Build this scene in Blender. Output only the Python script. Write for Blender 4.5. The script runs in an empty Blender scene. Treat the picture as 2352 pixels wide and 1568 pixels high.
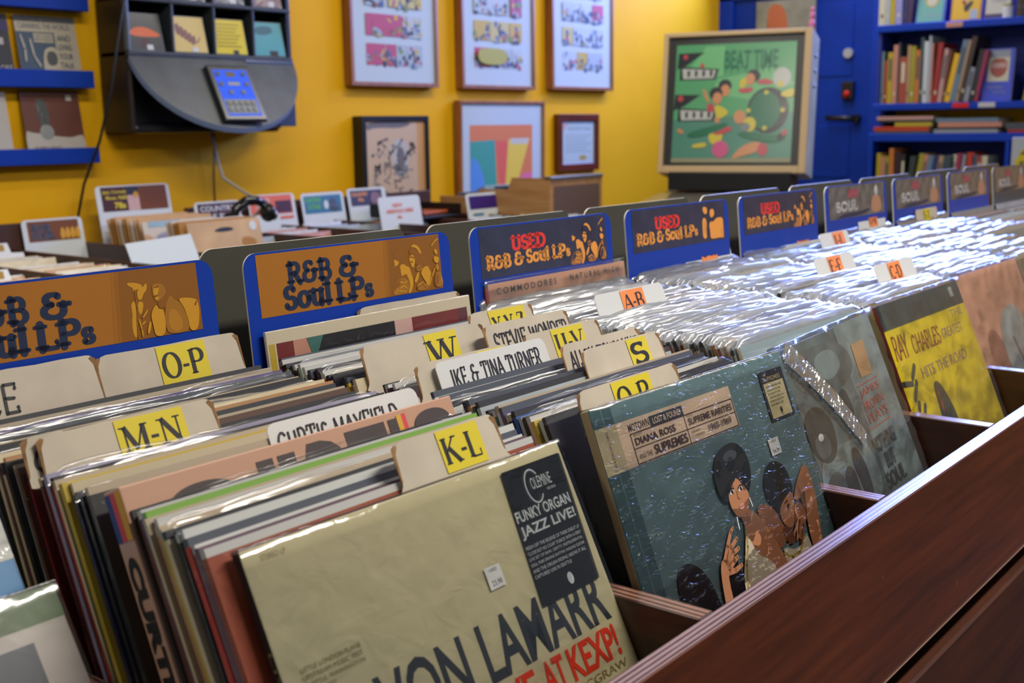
import bpy, bmesh, math, random
from mathutils import Vector, Matrix
random.seed(11)
R = math.radians
scene = bpy.context.scene
COL = scene.collection

# ------------------------------------------------------------------ camera, world, exposure
cam_data = bpy.data.cameras.new('camera')
cam = bpy.data.objects.new('camera', cam_data)
COL.objects.link(cam)
yaw, pitch, roll = 0.679762, 0.183624, -0.013424
fw = Vector((math.cos(yaw)*math.cos(pitch), math.sin(yaw)*math.cos(pitch), -math.sin(pitch)))
rt = fw.cross(Vector((0, 0, 1))).normalized()
up = rt.cross(fw)
rt2 = rt*math.cos(roll) + up*math.sin(roll)
up2 = up*math.cos(roll) - rt*math.sin(roll)
m = Matrix((rt2, up2, -fw)).transposed().to_4x4()
m.translation = Vector((-0.70921, -0.39865, 0.35894))
cam.matrix_world = m
cam_data.sensor_width = 36.0
cam_data.lens = 2662.934*36.0/2352.0
cam_data.clip_start = 0.02
cam_data.dof.use_dof = True
cam_data.dof.focus_distance = 1.12
cam_data.dof.aperture_fstop = 8.5
scene.camera = cam

vs = scene.view_settings
vs.view_transform = 'Standard'
vs.look = 'None'
vs.gamma = 1.0
vs.use_curve_mapping = False
vs.exposure = 0.0
scene.cycles.transparent_max_bounces = 40
scene.cycles.max_bounces = 7

world = bpy.data.worlds.new('room_ambient')
scene.world = world
world.use_nodes = True
bg = world.node_tree.nodes['Background']
bg.inputs[0].default_value = (0.80, 0.88, 1.0, 1)
bg.inputs[1].default_value = 0.22

def area(name, loc, target, sx, sy, power, color):
    l = bpy.data.lights.new(name, 'AREA')
    l.shape = 'RECTANGLE'; l.size = sx; l.size_y = sy; l.energy = power; l.color = color
    o = bpy.data.objects.new(name, l); COL.objects.link(o)
    o.location = loc
    o.rotation_euler = (Vector(target)-Vector(loc)).to_track_quat('-Z', 'Y').to_euler()
    return o
# added light: assumed daylight, unseen high window in the right wall (over the bookcase)
ASSUMED_DAY = area('assumed_window_light', (5.36, 1.2, 1.42), (0.0, 0.7, 0.2), 3.2, 0.62, 165, (0.22, 0.33, 1.0))
# assumed ceiling tube fixtures, unseen: (x, y, power); their housings are built further down
ASSUMED_TUBES = [(0.55, 1.15, 34), (2.6, 1.75, 21), (4.35, 2.15, 15), (0.6, -0.80, 50), (-1.5, 1.2, 18), (2.4, -0.75, 22)]
for tx, ty, tp in ASSUMED_TUBES:
    area('assumed_tube_light', (tx, ty, 1.66), (tx, ty, 0), 1.15, 0.16, tp, (1.0, 0.93, 0.83))

# ------------------------------------------------------------------ materials
def s2l(c):
    return tuple((v/12.92 if v <= 0.04045 else ((v+0.055)/1.055)**2.4) for v in c)
def hexc(h):
    return s2l(tuple(int(h[i:i+2], 16)/255 for i in (0, 2, 4)))
MATS = {}
def mat(name, col, rough=0.55, metal=0.0, coat=0.0, crough=0.08, bump=0.0, bscale=40.0, vary=0.0, vscale=6.0,
        stretch=None, spec=0.5, coatbump=0.0, cbscale=120.0, emit=0.0):
    if name in MATS: return MATS[name]
    M = bpy.data.materials.new(name); M.use_nodes = True
    nt = M.node_tree; N = nt.nodes; L = nt.links
    b = N['Principled BSDF']
    c = hexc(col) if isinstance(col, str) else col
    b.inputs['Base Color'].default_value = (*c, 1)
    b.inputs['Roughness'].default_value = rough
    b.inputs['Metallic'].default_value = metal
    b.inputs['Specular IOR Level'].default_value = spec
    tc = None
    def coords():
        nonlocal tc
        if tc is None:
            tc = N.new('ShaderNodeTexCoord'); mp = N.new('ShaderNodeMapping')
            L.new(tc.outputs['Object'], mp.inputs[0])
            if stretch: mp.inputs['Scale'].default_value = stretch
            tc = mp
        return tc.outputs[0]
    if vary > 0:
        n = N.new('ShaderNodeTexNoise'); n.inputs['Scale'].default_value = vscale; n.inputs['Detail'].default_value = 6
        L.new(coords(), n.inputs['Vector'])
        r = N.new('ShaderNodeValToRGB')
        r.color_ramp.elements[0].position = 0.3; r.color_ramp.elements[1].position = 0.7
        r.color_ramp.elements[0].color = (*[v*(1-vary) for v in c], 1)
        r.color_ramp.elements[1].color = (*[min(1, v*(1+vary)) for v in c], 1)
        L.new(n.outputs[0], r.inputs[0]); L.new(r.outputs[0], b.inputs['Base Color'])
    if bump > 0:
        n = N.new('ShaderNodeTexNoise'); n.inputs['Scale'].default_value = bscale; n.inputs['Detail'].default_value = 4
        L.new(coords(), n.inputs['Vector'])
        bp = N.new('ShaderNodeBump'); bp.inputs['Strength'].default_value = bump; bp.inputs['Distance'].default_value = 0.002
        L.new(n.outputs[0], bp.inputs['Height']); L.new(bp.outputs[0], b.inputs['Normal'])
    if coat > 0:
        b.inputs['Coat Weight'].default_value = coat; b.inputs['Coat Roughness'].default_value = crough
        if coatbump > 0:
            n = N.new('ShaderNodeTexNoise'); n.inputs['Scale'].default_value = cbscale; n.inputs['Detail'].default_value = 3
            n.inputs['Distortion'].default_value = 1.2
            L.new(coords(), n.inputs['Vector'])
            bp = N.new('ShaderNodeBump'); bp.inputs['Strength'].default_value = coatbump; bp.inputs['Distance'].default_value = 0.0022
            L.new(n.outputs[0], bp.inputs['Height']); L.new(bp.outputs[0], b.inputs['Coat Normal'])
    if emit > 0:
        b.inputs['Emission Color'].default_value = (*c, 1); b.inputs['Emission Strength'].default_value = emit
    MATS[name] = M
    return M
def wood(name, c1, c2, rough=0.35, axis='X', coat=0.3, scale=5.0):
    if name in MATS: return MATS[name]
    M = bpy.data.materials.new(name); M.use_nodes = True
    nt = M.node_tree; N = nt.nodes; L = nt.links; b = N['Principled BSDF']
    tc = N.new('ShaderNodeTexCoord'); mp = N.new('ShaderNodeMapping'); L.new(tc.outputs['Object'], mp.inputs[0])
    mp.inputs['Scale'].default_value = {'X': (0.6, 9, 9), 'Y': (9, 0.6, 9), 'Z': (9, 9, 0.6)}[axis]
    n = N.new('ShaderNodeTexNoise'); n.inputs['Scale'].default_value = scale; n.inputs['Detail'].default_value = 9
    n.inputs['Roughness'].default_value = 0.65
    L.new(mp.outputs[0], n.inputs['Vector'])
    r = N.new('ShaderNodeValToRGB'); r.color_ramp.elements[0].position = 0.32; r.color_ramp.elements[1].position = 0.72
    r.color_ramp.elements[0].color = (*hexc(c1), 1); r.color_ramp.elements[1].color = (*hexc(c2), 1)
    L.new(n.outputs[0], r.inputs[0]); L.new(r.outputs[0], b.inputs['Base Color'])
    b.inputs['Roughness'].default_value = rough
    b.inputs['Coat Weight'].default_value = coat; b.inputs['Coat Roughness'].default_value = 0.25
    bp = N.new('ShaderNodeBump'); bp.inputs['Strength'].default_value = 0.12; bp.inputs['Distance'].default_value = 0.001
    L.new(n.outputs[0], bp.inputs['Height']); L.new(bp.outputs[0], b.inputs['Normal'])
    MATS[name] = M
    return M
def ply_edge(name, axis, c_dark, c_light, freq=520.0):
    """layered plywood edge under worn lacquer: stripes along one object axis"""
    M = bpy.data.materials.new(name); M.use_nodes = True
    nt = M.node_tree; N = nt.nodes; L = nt.links; b = N['Principled BSDF']
    tc = N.new('ShaderNodeTexCoord'); sp = N.new('ShaderNodeSeparateXYZ'); L.new(tc.outputs['Object'], sp.inputs[0])
    mu = N.new('ShaderNodeMath'); mu.operation = 'MULTIPLY'; mu.inputs[1].default_value = freq
    L.new(sp.outputs[axis], mu.inputs[0])
    si = N.new('ShaderNodeMath'); si.operation = 'SINE'; L.new(mu.outputs[0], si.inputs[0])
    no = N.new('ShaderNodeTexNoise'); no.inputs['Scale'].default_value = 90; no.inputs['Detail'].default_value = 5
    mp = N.new('ShaderNodeMapping'); L.new(tc.outputs['Object'], mp.inputs[0]); mp.inputs['Scale'].default_value = (0.25, 3, 3) if axis == 1 else (3, 0.25, 3)
    L.new(mp.outputs[0], no.inputs['Vector'])
    ad = N.new('ShaderNodeMath'); ad.operation = 'MULTIPLY_ADD'; L.new(no.outputs[0], ad.inputs[0]); ad.inputs[1].default_value = 1.8; L.new(si.outputs[0], ad.inputs[2])
    r = N.new('ShaderNodeValToRGB'); r.color_ramp.elements[0].position = 0.25; r.color_ramp.elements[1].position = 0.95
    r.color_ramp.elements[0].color = (*hexc(c_dark), 1); r.color_ramp.elements[1].color = (*hexc(c_light), 1)
    L.new(ad.outputs[0], r.inputs[0]); L.new(r.outputs[0], b.inputs['Base Color'])
    b.inputs['Roughness'].default_value = 0.27
    b.inputs['Specular IOR Level'].default_value = 1.0
    b.inputs['Coat Weight'].default_value = 0.5; b.inputs['Coat Roughness'].default_value = 0.18
    bp = N.new('ShaderNodeBump'); bp.inputs['Strength'].default_value = 0.25; bp.inputs['Distance'].default_value = 0.00025
    L.new(ad.outputs[0], bp.inputs['Height']); L.new(bp.outputs[0], b.inputs['Normal'])
    MATS[name] = M
    return M
def film(name, tint=(1, 1, 1), gloss=0.10, rough=0.10, bump=0.8, scale=38.0, haze=0.07, aniso=(1, 1, 1), fleck=False, dist=0.004, fres=0.75):
    """clear polythene: mostly see-through, a fresnel gloss on a crinkled normal, a little milky haze"""
    M = bpy.data.materials.new(name); M.use_nodes = True
    nt = M.node_tree; N = nt.nodes; L = nt.links
    N.remove(N['Principled BSDF']); out = N['Material Output']
    tr = N.new('ShaderNodeBsdfTransparent'); tr.inputs[0].default_value = (*tint, 1)
    gl = N.new('ShaderNodeBsdfGlossy'); gl.inputs['Roughness'].default_value = rough; gl.inputs[0].default_value = (1, 1, 1, 1)
    df = N.new('ShaderNodeBsdfDiffuse'); df.inputs[0].default_value = (0.85, 0.9, 0.92, 1)
    tc = N.new('ShaderNodeTexCoord'); oi = N.new('ShaderNodeObjectInfo')
    ad = N.new('ShaderNodeVectorMath'); ad.operation = 'ADD'
    mul = N.new('ShaderNodeVectorMath'); mul.operation = 'SCALE'; mul.inputs['Scale'].default_value = 7.0
    cb = N.new('ShaderNodeCombineXYZ'); L.new(oi.outputs['Random'], cb.inputs[0]); L.new(oi.outputs['Random'], cb.inputs[2])
    L.new(cb.outputs[0], mul.inputs[0]); L.new(tc.outputs['Object'], ad.inputs[0]); L.new(mul.outputs[0], ad.inputs[1])
    n = N.new('ShaderNodeTexNoise'); n.inputs['Scale'].default_value = scale; n.inputs['Detail'].default_value = 3; n.inputs['Distortion'].default_value = 1.0
    mp = N.new('ShaderNodeMapping'); mp.inputs['Scale'].default_value = aniso; L.new(ad.outputs[0], mp.inputs[0]); L.new(mp.outputs[0], n.inputs['Vector'])
    bp = N.new('ShaderNodeBump'); bp.inputs['Strength'].default_value = bump; bp.inputs['Distance'].default_value = dist
    hsrc = n.outputs[0]
    if fleck:
        cr = N.new('ShaderNodeValToRGB'); cr.color_ramp.elements[0].position = 0.60; cr.color_ramp.elements[1].position = 0.72
        L.new(hsrc, cr.inputs[0]); hsrc = cr.outputs[0]
    L.new(hsrc, bp.inputs['Height'])
    L.new(bp.outputs[0], gl.inputs['Normal'])
    lw = N.new('ShaderNodeLayerWeight'); lw.inputs[0].default_value = 0.35; L.new(bp.outputs[0], lw.inputs['Normal'])
    ma = N.new('ShaderNodeMath'); ma.operation = 'MULTIPLY_ADD'; L.new(lw.outputs['Fresnel'], ma.inputs[0]); ma.inputs[1].default_value = fres; ma.inputs[2].default_value = gloss
    ma.use_clamp = True
    m1 = N.new('ShaderNodeMixShader'); m1.inputs[0].default_value = haze; L.new(tr.outputs[0], m1.inputs[1]); L.new(df.outputs[0], m1.inputs[2])
    m2 = N.new('ShaderNodeMixShader'); L.new(ma.outputs[0], m2.inputs[0]); L.new(m1.outputs[0], m2.inputs[1]); L.new(gl.outputs[0], m2.inputs[2])
    L.new(m2.outputs[0], out.inputs[0])
    MATS[name] = M
    return M

# ------------------------------------------------------------------ object helpers
def tag(o, label=None, cat=None, group=None, kind=None):
    if label: o['label'] = label
    if cat: o['category'] = cat
    if group: o['group'] = group
    if kind: o['kind'] = kind
    return o
def empty(name, loc=(0, 0, 0), rot=(0, 0, 0)):
    o = bpy.data.objects.new(name, None); COL.objects.link(o)
    o.location = loc; o.rotation_euler = rot; o.empty_display_size = 0.02
    return o
class MB:
    """collects shapes into one mesh"""
    def __init__(self):
        self.bm = bmesh.new(); self.mats = []; self.layer = 0
    def mi(self, m):
        if m not in self.mats: self.mats.append(m)
        return self.mats.index(m)
    def face(self, pts, m):
        vs_ = [self.bm.verts.new(p) for p in pts]
        f = self.bm.faces.new(vs_); f.material_index = self.mi(m); return f
    def box(self, lo, hi, m, bevel=0.0, rot=None, pivot=None, segs=2):
        b2 = bmesh.new()
        bmesh.ops.create_cube(b2, size=1.0)
        lo, hi = Vector(lo), Vector(hi)
        for v in b2.verts:
            v.co = Vector([(lo[i]+hi[i])/2 + v.co[i]*(hi[i]-lo[i]) for i in range(3)])
        if bevel > 0:
            bmesh.ops.bevel(b2, geom=b2.edges[:], offset=bevel, segments=segs, affect='EDGES', profile=0.5)
        self._merge(b2, m, rot, pivot)
    def cyl(self, p0, p1, r, m, n=20, r2=None, cap=True):
        p0, p1 = Vector(p0), Vector(p1); d = p1-p0
        b2 = bmesh.new()
        bmesh.ops.create_cone(b2, cap_ends=cap, segments=n, radius1=r, radius2=r if r2 is None else r2, depth=d.length)
        q = Vector((0, 0, 1)).rotation_difference(d.normalized()).to_matrix().to_4x4()
        bmesh.ops.transform(b2, matrix=Matrix.Translation((p0+p1)/2) @ q, verts=b2.verts)
        self._merge(b2, m)
    def ball(self, c, r, m, n=16):
        b2 = bmesh.new(); bmesh.ops.create_uvsphere(b2, u_segments=n, v_segments=n//2+2, radius=1)
        r = r if isinstance(r, (tuple, list)) else (r, r, r)
        for v in b2.verts: v.co = Vector((c[0]+v.co.x*r[0], c[1]+v.co.y*r[1], c[2]+v.co.z*r[2]))
        self._merge(b2, m)
    def tube(self, pts, r, m, n=10):
        pts = [Vector(p) for p in pts]; rings = []
        k = self.mi(m)
        for i, p in enumerate(pts):
            d = (pts[min(i+1, len(pts)-1)]-pts[max(i-1, 0)]).normalized()
            a = d.orthogonal().normalized() if i == 0 else (self._a - d*self._a.dot(d)).normalized()
            self._a = a; b = d.cross(a)
            rr = r[i] if isinstance(r, (list, tuple)) else r
            rings.append([self.bm.verts.new(p + (a*math.cos(2*math.pi*j/n)+b*math.sin(2*math.pi*j/n))*rr) for j in range(n)])
        for i in range(len(rings)-1):
            for j in range(n):
                f = self.bm.faces.new((rings[i][j], rings[i][(j+1) % n], rings[i+1][(j+1) % n], rings[i+1][j])); f.material_index = k; f.smooth = True
        for rg, rev in ((rings[0], True), (rings[-1], False)):
            f = self.bm.faces.new(rg[::-1] if rev else rg); f.material_index = k
    def prism(self, pts2, y0, y1, m, axes='xz'):
        """outline in two axes, thickness along the third"""
        def P(a, b, c):
            return {'xz': (a, c, b), 'yz': (c, a, b), 'xy': (a, b, c)}[axes]
        k = self.mi(m)
        A = [self.bm.verts.new(P(a, b, y0)) for a, b in pts2]; B = [self.bm.verts.new(P(a, b, y1)) for a, b in pts2]
        n = len(pts2)
        for i in range(n):
            f = self.bm.faces.new((A[i], A[(i+1) % n], B[(i+1) % n], B[i])); f.material_index = k
        for l in (A[::-1], B):
            f = self.bm.faces.new(l); f.material_index = k
    def _merge(self, b2, m, rot=None, pivot=None):
        if rot is not None:
            pv = Vector(pivot or (0, 0, 0))
            bmesh.ops.transform(b2, matrix=Matrix.Translation(pv) @ rot.to_4x4() @ Matrix.Translation(-pv), verts=b2.verts)
        k = self.mi(m); mp = {}
        for v in b2.verts: mp[v] = self.bm.verts.new(v.co)
        for f in b2.faces:
            g = self.bm.faces.new([mp[v] for v in f.verts]); g.material_index = k
        b2.free()
    def build(self, name, parent=None, loc=None, rot=None, smooth=False):
        bmesh.ops.recalc_face_normals(self.bm, faces=self.bm.faces[:])
        me = bpy.data.meshes.new(name); self.bm.to_mesh(me); self.bm.free()
        for mm in self.mats: me.materials.append(mm)
        if smooth:
            for p in me.polygons: p.use_smooth = True
        o = bpy.data.objects.new(name, me); COL.objects.link(o)
        if parent: o.parent = parent
        if loc: o.location = loc
        if rot: o.rotation_euler = rot
        return o

# ------------------------------------------------------------------ lettering: a small stroke alphabet (serif / fat serif / marker) + built-in sans
def arc(cx, cy, rx, ry, a0, a1, n=12):
    return [(cx+rx*math.cos(R(a0+(a1-a0)*i/n)), cy+ry*math.sin(R(a0+(a1-a0)*i/n))) for i in range(n+1)]
V_ = lambda x: ('t', [(x, 0), (x, 1)])
_bowlP = ('a', [(.1, 1), (.36, 1)]+arc(.36, .74, .26, .26, 90, -90)+[(.1, .48)])
GL = {
 'A': (.8, [('n', [(0, 0), (.4, 1)]), ('t', [(.4, 1), (.8, 0)]), ('n', [(.15, .34), (.65, .34)])], [(0, 0), (.8, 0)]),
 'B': (.72, [V_(.1), ('a', [(.1, 1), (.34, 1)]+arc(.34, .76, .24, .24, 90, -90)+[(.1, .52)]), ('a', [(.1, .52), (.38, .52)]+arc(.38, .26, .28, .26, 90, -90)+[(.1, 0)])], [(.1, 1), (.1, 0)]),
 'C': (.78, [('a', arc(.42, .5, .38, .5, 45, 315, 20))], []),
 'D': (.8, [V_(.1), ('a', [(.1, 1), (.32, 1)]+arc(.32, .5, .42, .5, 90, -90)+[(.1, 0)])], [(.1, 1), (.1, 0)]),
 'E': (.66, [V_(.1), ('n', [(.1, 1), (.6, 1), (.6, .84)]), ('n', [(.1, .52), (.48, .52)]), ('n', [(.1, 0), (.62, 0), (.62, .18)])], [(.1, 1), (.1, 0)]),
 'F': (.62, [V_(.1), ('n', [(.1, 1), (.6, 1), (.6, .82)]), ('n', [(.1, .5), (.46, .5)])], [(.1, 1), (.1, 0)]),
 'G': (.84, [('a', arc(.42, .5, .38, .5, 45, 325, 20)), ('t', [(.72, .42), (.72, .1)]), ('n', [(.5, .44), (.84, .44)])], []),
 'H': (.84, [V_(.12), V_(.72), ('n', [(.12, .52), (.72, .52)])], [(.12, 1), (.12, 0), (.72, 1), (.72, 0)]),
 'I': (.3, [V_(.15)], [(.15, 1), (.15, 0)]),
 'J': (.5, [('a', [(.36, 1), (.36, .2)]+arc(.2, .2, .16, .2, 0, -150))], [(.36, 1)]),
 'K': (.8, [V_(.1), ('n', [(.1, .4), (.66, 1)]), ('t', [(.3, .58), (.74, 0)])], [(.1, 1), (.1, 0), (.66, 1), (.74, 0)]),
 'L': (.64, [V_(.1), ('n', [(.1, 0), (.6, 0), (.6, .24)])], [(.1, 1), (.1, 0)]),
 'M': (.96, [('n', [(.1, 0), (.1, 1)]), ('t', [(.1, 1), (.47, .08)]), ('n', [(.47, .08), (.84, 1)]), V_(.84)], [(.1, 0), (.84, 0), (.06, 1), (.88, 1)]),
 'N': (.82, [('n', [(.1, 0), (.1, 1)]), ('t', [(.1, 1), (.72, 0)]), ('n', [(.72, 0), (.72, 1)])], [(.1, 0), (.06, 1), (.72, 1)]),
 'O': (.86, [('a', arc(.43, .5, .38, .5, 0, 360, 28))], []),
 'P': (.66, [V_(.1), _bowlP], [(.1, 1), (.1, 0)]),
 'Q': (.86, [('a', arc(.43, .5, .38, .5, 0, 360, 28)), ('a', [(.42, .14), (.6, -.08), (.82, -.16)])], []),
 'R': (.76, [V_(.1), _bowlP, ('t', [(.36, .48), (.68, 0)])], [(.1, 1), (.1, 0), (.7, 0)]),
 'S': (.62, [('a', arc(.31, .75, .23, .25, 30, 262, 14)+arc(.31, .25, .25, .26, 84, -155, 14))], []),
 'T': (.72, [V_(.36), ('n', [(0, .84), (0, 1), (.72, 1), (.72, .84)])], [(.36, 0)]),
 'U': (.78, [('a', [(.1, 1), (.1, .3)]+arc(.38, .3, .28, .3, 180, 360)+[(.66, 1)])], [(.1, 1), (.66, 1)]),
 'V': (.76, [('t', [(0, 1), (.38, 0)]), ('n', [(.38, 0), (.74, 1)])], [(0, 1), (.74, 1)]),
 'W': (1.05, [('t', [(0, 1), (.28, 0)]), ('n', [(.28, 0), (.52, .95)]), ('t', [(.52, .95), (.78, 0)]), ('n', [(.78, 0), (1.02, 1)])], [(0, 1), (.52, .98), (1.02, 1)]),
 'X': (.76, [('t', [(.04, 1), (.7, 0)]), ('n', [(.04, 0), (.7, 1)])], [(.04, 1), (.7, 0), (.04, 0), (.7, 1)]),
 'Y': (.74, [('t', [(0, 1), (.37, .46)]), ('n', [(.72, 1), (.37, .46)]), ('t', [(.37, .46), (.37, 0)])], [(0, 1), (.72, 1), (.37, 0)]),
 'Z': (.66, [('n', [(.04, .84), (.04, 1), (.6, 1)]), ('t', [(.6, 1), (.04, 0)]), ('n', [(.04, 0), (.62, 0), (.62, .18)])], []),
 '&': (1.0, [('a', arc(.42, .77, .23, .21, 35, 262, 14)), ('a', arc(.42, .27, .33, .27, 96, 350, 18)+[(.76, .52)]), ('n', [(.60, .53), (.98, .53)])], []),
 '-': (.42, [('h', [(.06, .4), (.36, .4)])], []),
 'u': (.66, [('a', [(.1, .68), (.1, .22)]+arc(.3, .22, .2, .22, 180, 350)), ('t', [(.52, .68), (.52, 0)])], [(.06, .68), (.47, .68), (.57, 0)]),
 'l': (.32, [V_(.15)], [(.1, 1), (.15, 0)]),
 'o': (.66, [('a', arc(.32, .34, .26, .34, 0, 360, 22))], []),
 ' ': (.36, [], []),
}
GL['s'] = (.46, [('a', [(x*.7, y*.68) for x, y in GL['S'][1][0][1]])], [])
STY = {'serif': (.20, .075, .30, .06, .9), 'fat': (.31, .185, .37, .16, 1.0), 'marker': (.125, .125, 0, 0, 1.0), 'slim': (.075, .075, 0, 0, 1.0)}
class Print(MB):
    """flat printing on a part: u to the right, v down, in metres from a corner; each call sits a hair in front of the last"""
    STEP = 0.00007
    def __init__(self, org=(0, 0, 0), X=(1, 0, 0), D=(0, 0, -1), step=None):
        super().__init__(); self.o = Vector(org); self.X = Vector(X); self.D = Vector(D)
        self.n = self.D.cross(self.X).normalized()   # out of the page towards the viewer
        self.step = step or self.STEP
        self.layer = 1
    def at(self, u, v):
        return self.o + self.X*u + self.D*v + self.n*(self.layer*self.step)
    def up(self): self.layer += 1
    def poly(self, pts, m):
        self.face([self.at(u, v) for u, v in pts], m); self.up()
    def rect(self, u0, v0, u1, v1, m):
        self.poly([(u0, v0), (u1, v0), (u1, v1), (u0, v1)], m)
    def frame(self, u0, v0, u1, v1, w, m):
        for a in ((u0, v0, u1, v0+w), (u0, v1-w, u1, v1), (u0, v0, u0+w, v1), (u1-w, v0, u1, v1)):
            self.face([self.at(*q) for q in ((a[0], a[1]), (a[2], a[1]), (a[2], a[3]), (a[0], a[3]))], m)
        self.up()
    def ell(self, u, v, ru, rv, m, rot=0, n=24):
        c, s = math.cos(R(rot)), math.sin(R(rot))
        self.poly([(u+ru*math.cos(t)*c-rv*math.sin(t)*s, v+ru*math.cos(t)*s+rv*math.sin(t)*c) for t in [2*math.pi*i/n for i in range(n)]], m)
    def blob(self, pts, m, it=2):
        """closed outline rounded by corner cutting"""
        for _ in range(it):
            q = []
            for i in range(len(pts)):
                a, b = pts[i], pts[(i+1) % len(pts)]
                q += [(a[0]*.75+b[0]*.25, a[1]*.75+b[1]*.25), (a[0]*.25+b[0]*.75, a[1]*.25+b[1]*.75)]
            pts = q
        vs_ = [self.bm.verts.new(self.at(u, v)) for u, v in pts]
        f = self.bm.faces.new(vs_); f.material_index = self.mi(m)
        bmesh.ops.triangulate(self.bm, faces=[f])
        self.up()
    def stroke(self, pts, w, m, caps=True):
        """ribbon; w is one width or one per point"""
        n = len(pts); ws = w if isinstance(w, list) else [w]*n
        L_, R_ = [], []
        for i in range(n):
            a = pts[max(i-1, 0)]; b = pts[min(i+1, n-1)]
            dx, dy = b[0]-a[0], b[1]-a[1]; d = math.hypot(dx, dy) or 1
            nx, ny = -dy/d*ws[i]/2, dx/d*ws[i]/2
            L_.append((pts[i][0]+nx, pts[i][1]+ny)); R_.append((pts[i][0]-nx, pts[i][1]-ny))
        for i in range(n-1):
            self.face([self.at(*q) for q in (L_[i], L_[i+1], R_[i+1], R_[i])], m)
        if caps:
            for i in (range(n) if n < 6 else (0, n-1)):
                self.face([self.at(pts[i][0]+ws[i]/2*math.cos(t), pts[i][1]+ws[i]/2*math.sin(t)) for t in [2*math.pi*k/12 for k in range(12)]], m)
    def words(self, text, u, v, h, m, style='serif', width=None, track=.08, shear=0.0, jit=0.0):
        """text with its baseline-left at (u, v); h = capital height; width squeezes to fit"""
        T, N_, sl, sh, _ = STY[style]
        tot = 0
        for ch in text: tot += (GL[ch][0]+track)
        kx = h if not width else width/tot
        x = 0
        for ch in text:
            w, st, sf = GL[ch]
            jy = random.uniform(-jit, jit)
            def M(p): return (u+(x+p[0]+shear*p[1])*kx, v-(p[1]+jy)*h)
            def wid(mode, pts):
                out = []
                for i in range(len(pts)):
                    a = pts[max(i-1, 0)]; b = pts[min(i+1, len(pts)-1)]
                    d = math.hypot(b[0]-a[0], b[1]-a[1]) or 1
                    if mode == 't': q = T
                    elif mode == 'n': q = N_
                    elif mode == 'h': q = max(N_, .12)
                    else: q = N_+(T-N_)*(abs(b[1]-a[1])/d)**1.3
                    out.append(q*(h+kx)/2)
                return out
            for mode, pts in st:
                if style in ('marker', 'slim') and jit:
                    pts = [(p[0]+random.uniform(-jit, jit)*.5, p[1]+random.uniform(-jit, jit)*.5) for p in pts]
                self.stroke([M(p) for p in pts], wid(mode, pts), m, caps=style != 'serif')
            if sl:
                for p in sf:
                    y = min(max(p[1], sh/2), 1-sh/2) if p[1] in (0, 1) else p[1]
                    self.stroke([M((p[0]-sl/2, y)), M((p[0]+sl/2, y))], sh*h, m, caps=style == 'fat')
            x += w+track
        self.up()
    def sans(self, text, u, v, w, h, m, bold=0.0, shear=0.0, D=None):
        """built-in sans face squeezed into the box with top-left (u, v), size w x h"""
        cu = bpy.data.curves.new('t', 'FONT'); cu.body = text; cu.size = 1; cu.offset = bold; cu.resolution_u = 3
        o = bpy.data.objects.new('t', cu); COL.objects.link(o)
        me = bpy.data.meshes.new_from_object(o)
        bpy.data.objects.remove(o); bpy.data.curves.remove(cu)
        if not me.vertices:
            return
        xs = [q.co.x for q in me.vertices]; ys = [q.co.y for q in me.vertices]
        x0, x1, y0, y1 = min(xs), max(xs), min(ys), max(ys)
        k = self.mi(m); vv = []
        for q in me.vertices:
            a = (q.co.x-x0)/(x1-x0); b = (q.co.y-y0)/(y1-y0)
            if D is None: vv.append(self.bm.verts.new(self.at(u+a*w+shear*b*h, v+h-b*h)))
            else: vv.append(self.bm.verts.new(self.at(u+b*w, v+a*h)))   # reads downwards, as on a spine
        for p in me.polygons:
            try:
                f = self.bm.faces.new([vv[i] for i in p.vertices]); f.material_index = k
            except ValueError: pass
        bpy.data.meshes.remove(me); self.up()

# ------------------------------------------------------------------ the room (z = 0 is the top of the record bin's rail, 0.85 m above the floor)
FLOOR, CEIL, YW, XR = -0.86, 1.74, 2.97, 5.45
yellow = mat('yellow_wall_paint', (0.74, 0.385, 0.002), rough=0.65, spec=0.2, bump=0.15, bscale=60, vary=0.06, vscale=2.0)
def struct(name, lo, hi, m, **k):
    b = MB(); b.box(lo, hi, m); o = b.build(name); o['kind'] = 'structure'; return o
struct('wall_back', (-4.0, YW, FLOOR), (XR+0.1, YW+0.1, CEIL), yellow)
struct('floor', (-4.0, -3.2, FLOOR-0.08), (XR+0.1, YW+0.1, FLOOR), wood('floor_boards', '2a1c14', '4b3524', rough=0.5, axis='X'))
struct('ceiling', (-4.0, -3.2, CEIL), (XR+0.1, YW+0.1, CEIL+0.08), mat('ceiling_paint', 'b9b6ad', rough=0.9))
# right wall with an assumed strip of high window over the bookcase and door
b = MB()
b.box((XR, -3.2, FLOOR), (XR+0.1, YW, 1.08), yellow); b.box((XR, -3.2, 1.70), (XR+0.1, YW, CEIL), yellow)
b.box((XR, -3.2, 1.08), (XR+0.1, -0.45, 1.70), yellow); b.box((XR, 2.85, 1.08), (XR+0.1, YW, 1.70), yellow)
o = b.build('wall_right'); o['kind'] = 'structure'
wf = mat('assumed_window_frame_white', 'cfd3d6', rough=0.5)
b = MB()
for y in (-0.45, 0.65, 1.75, 2.85): b.box((XR-0.01, y-0.025, 1.08), (XR+0.06, y+0.025, 1.70), wf)
for z in (1.08, 1.70): b.box((XR-0.01, -0.45, z-0.025), (XR+0.06, 2.85, z+0.025), wf)
o = b.build('assumed_window_1'); o['kind'] = 'structure'  # frame of the assumed window, out of view
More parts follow.
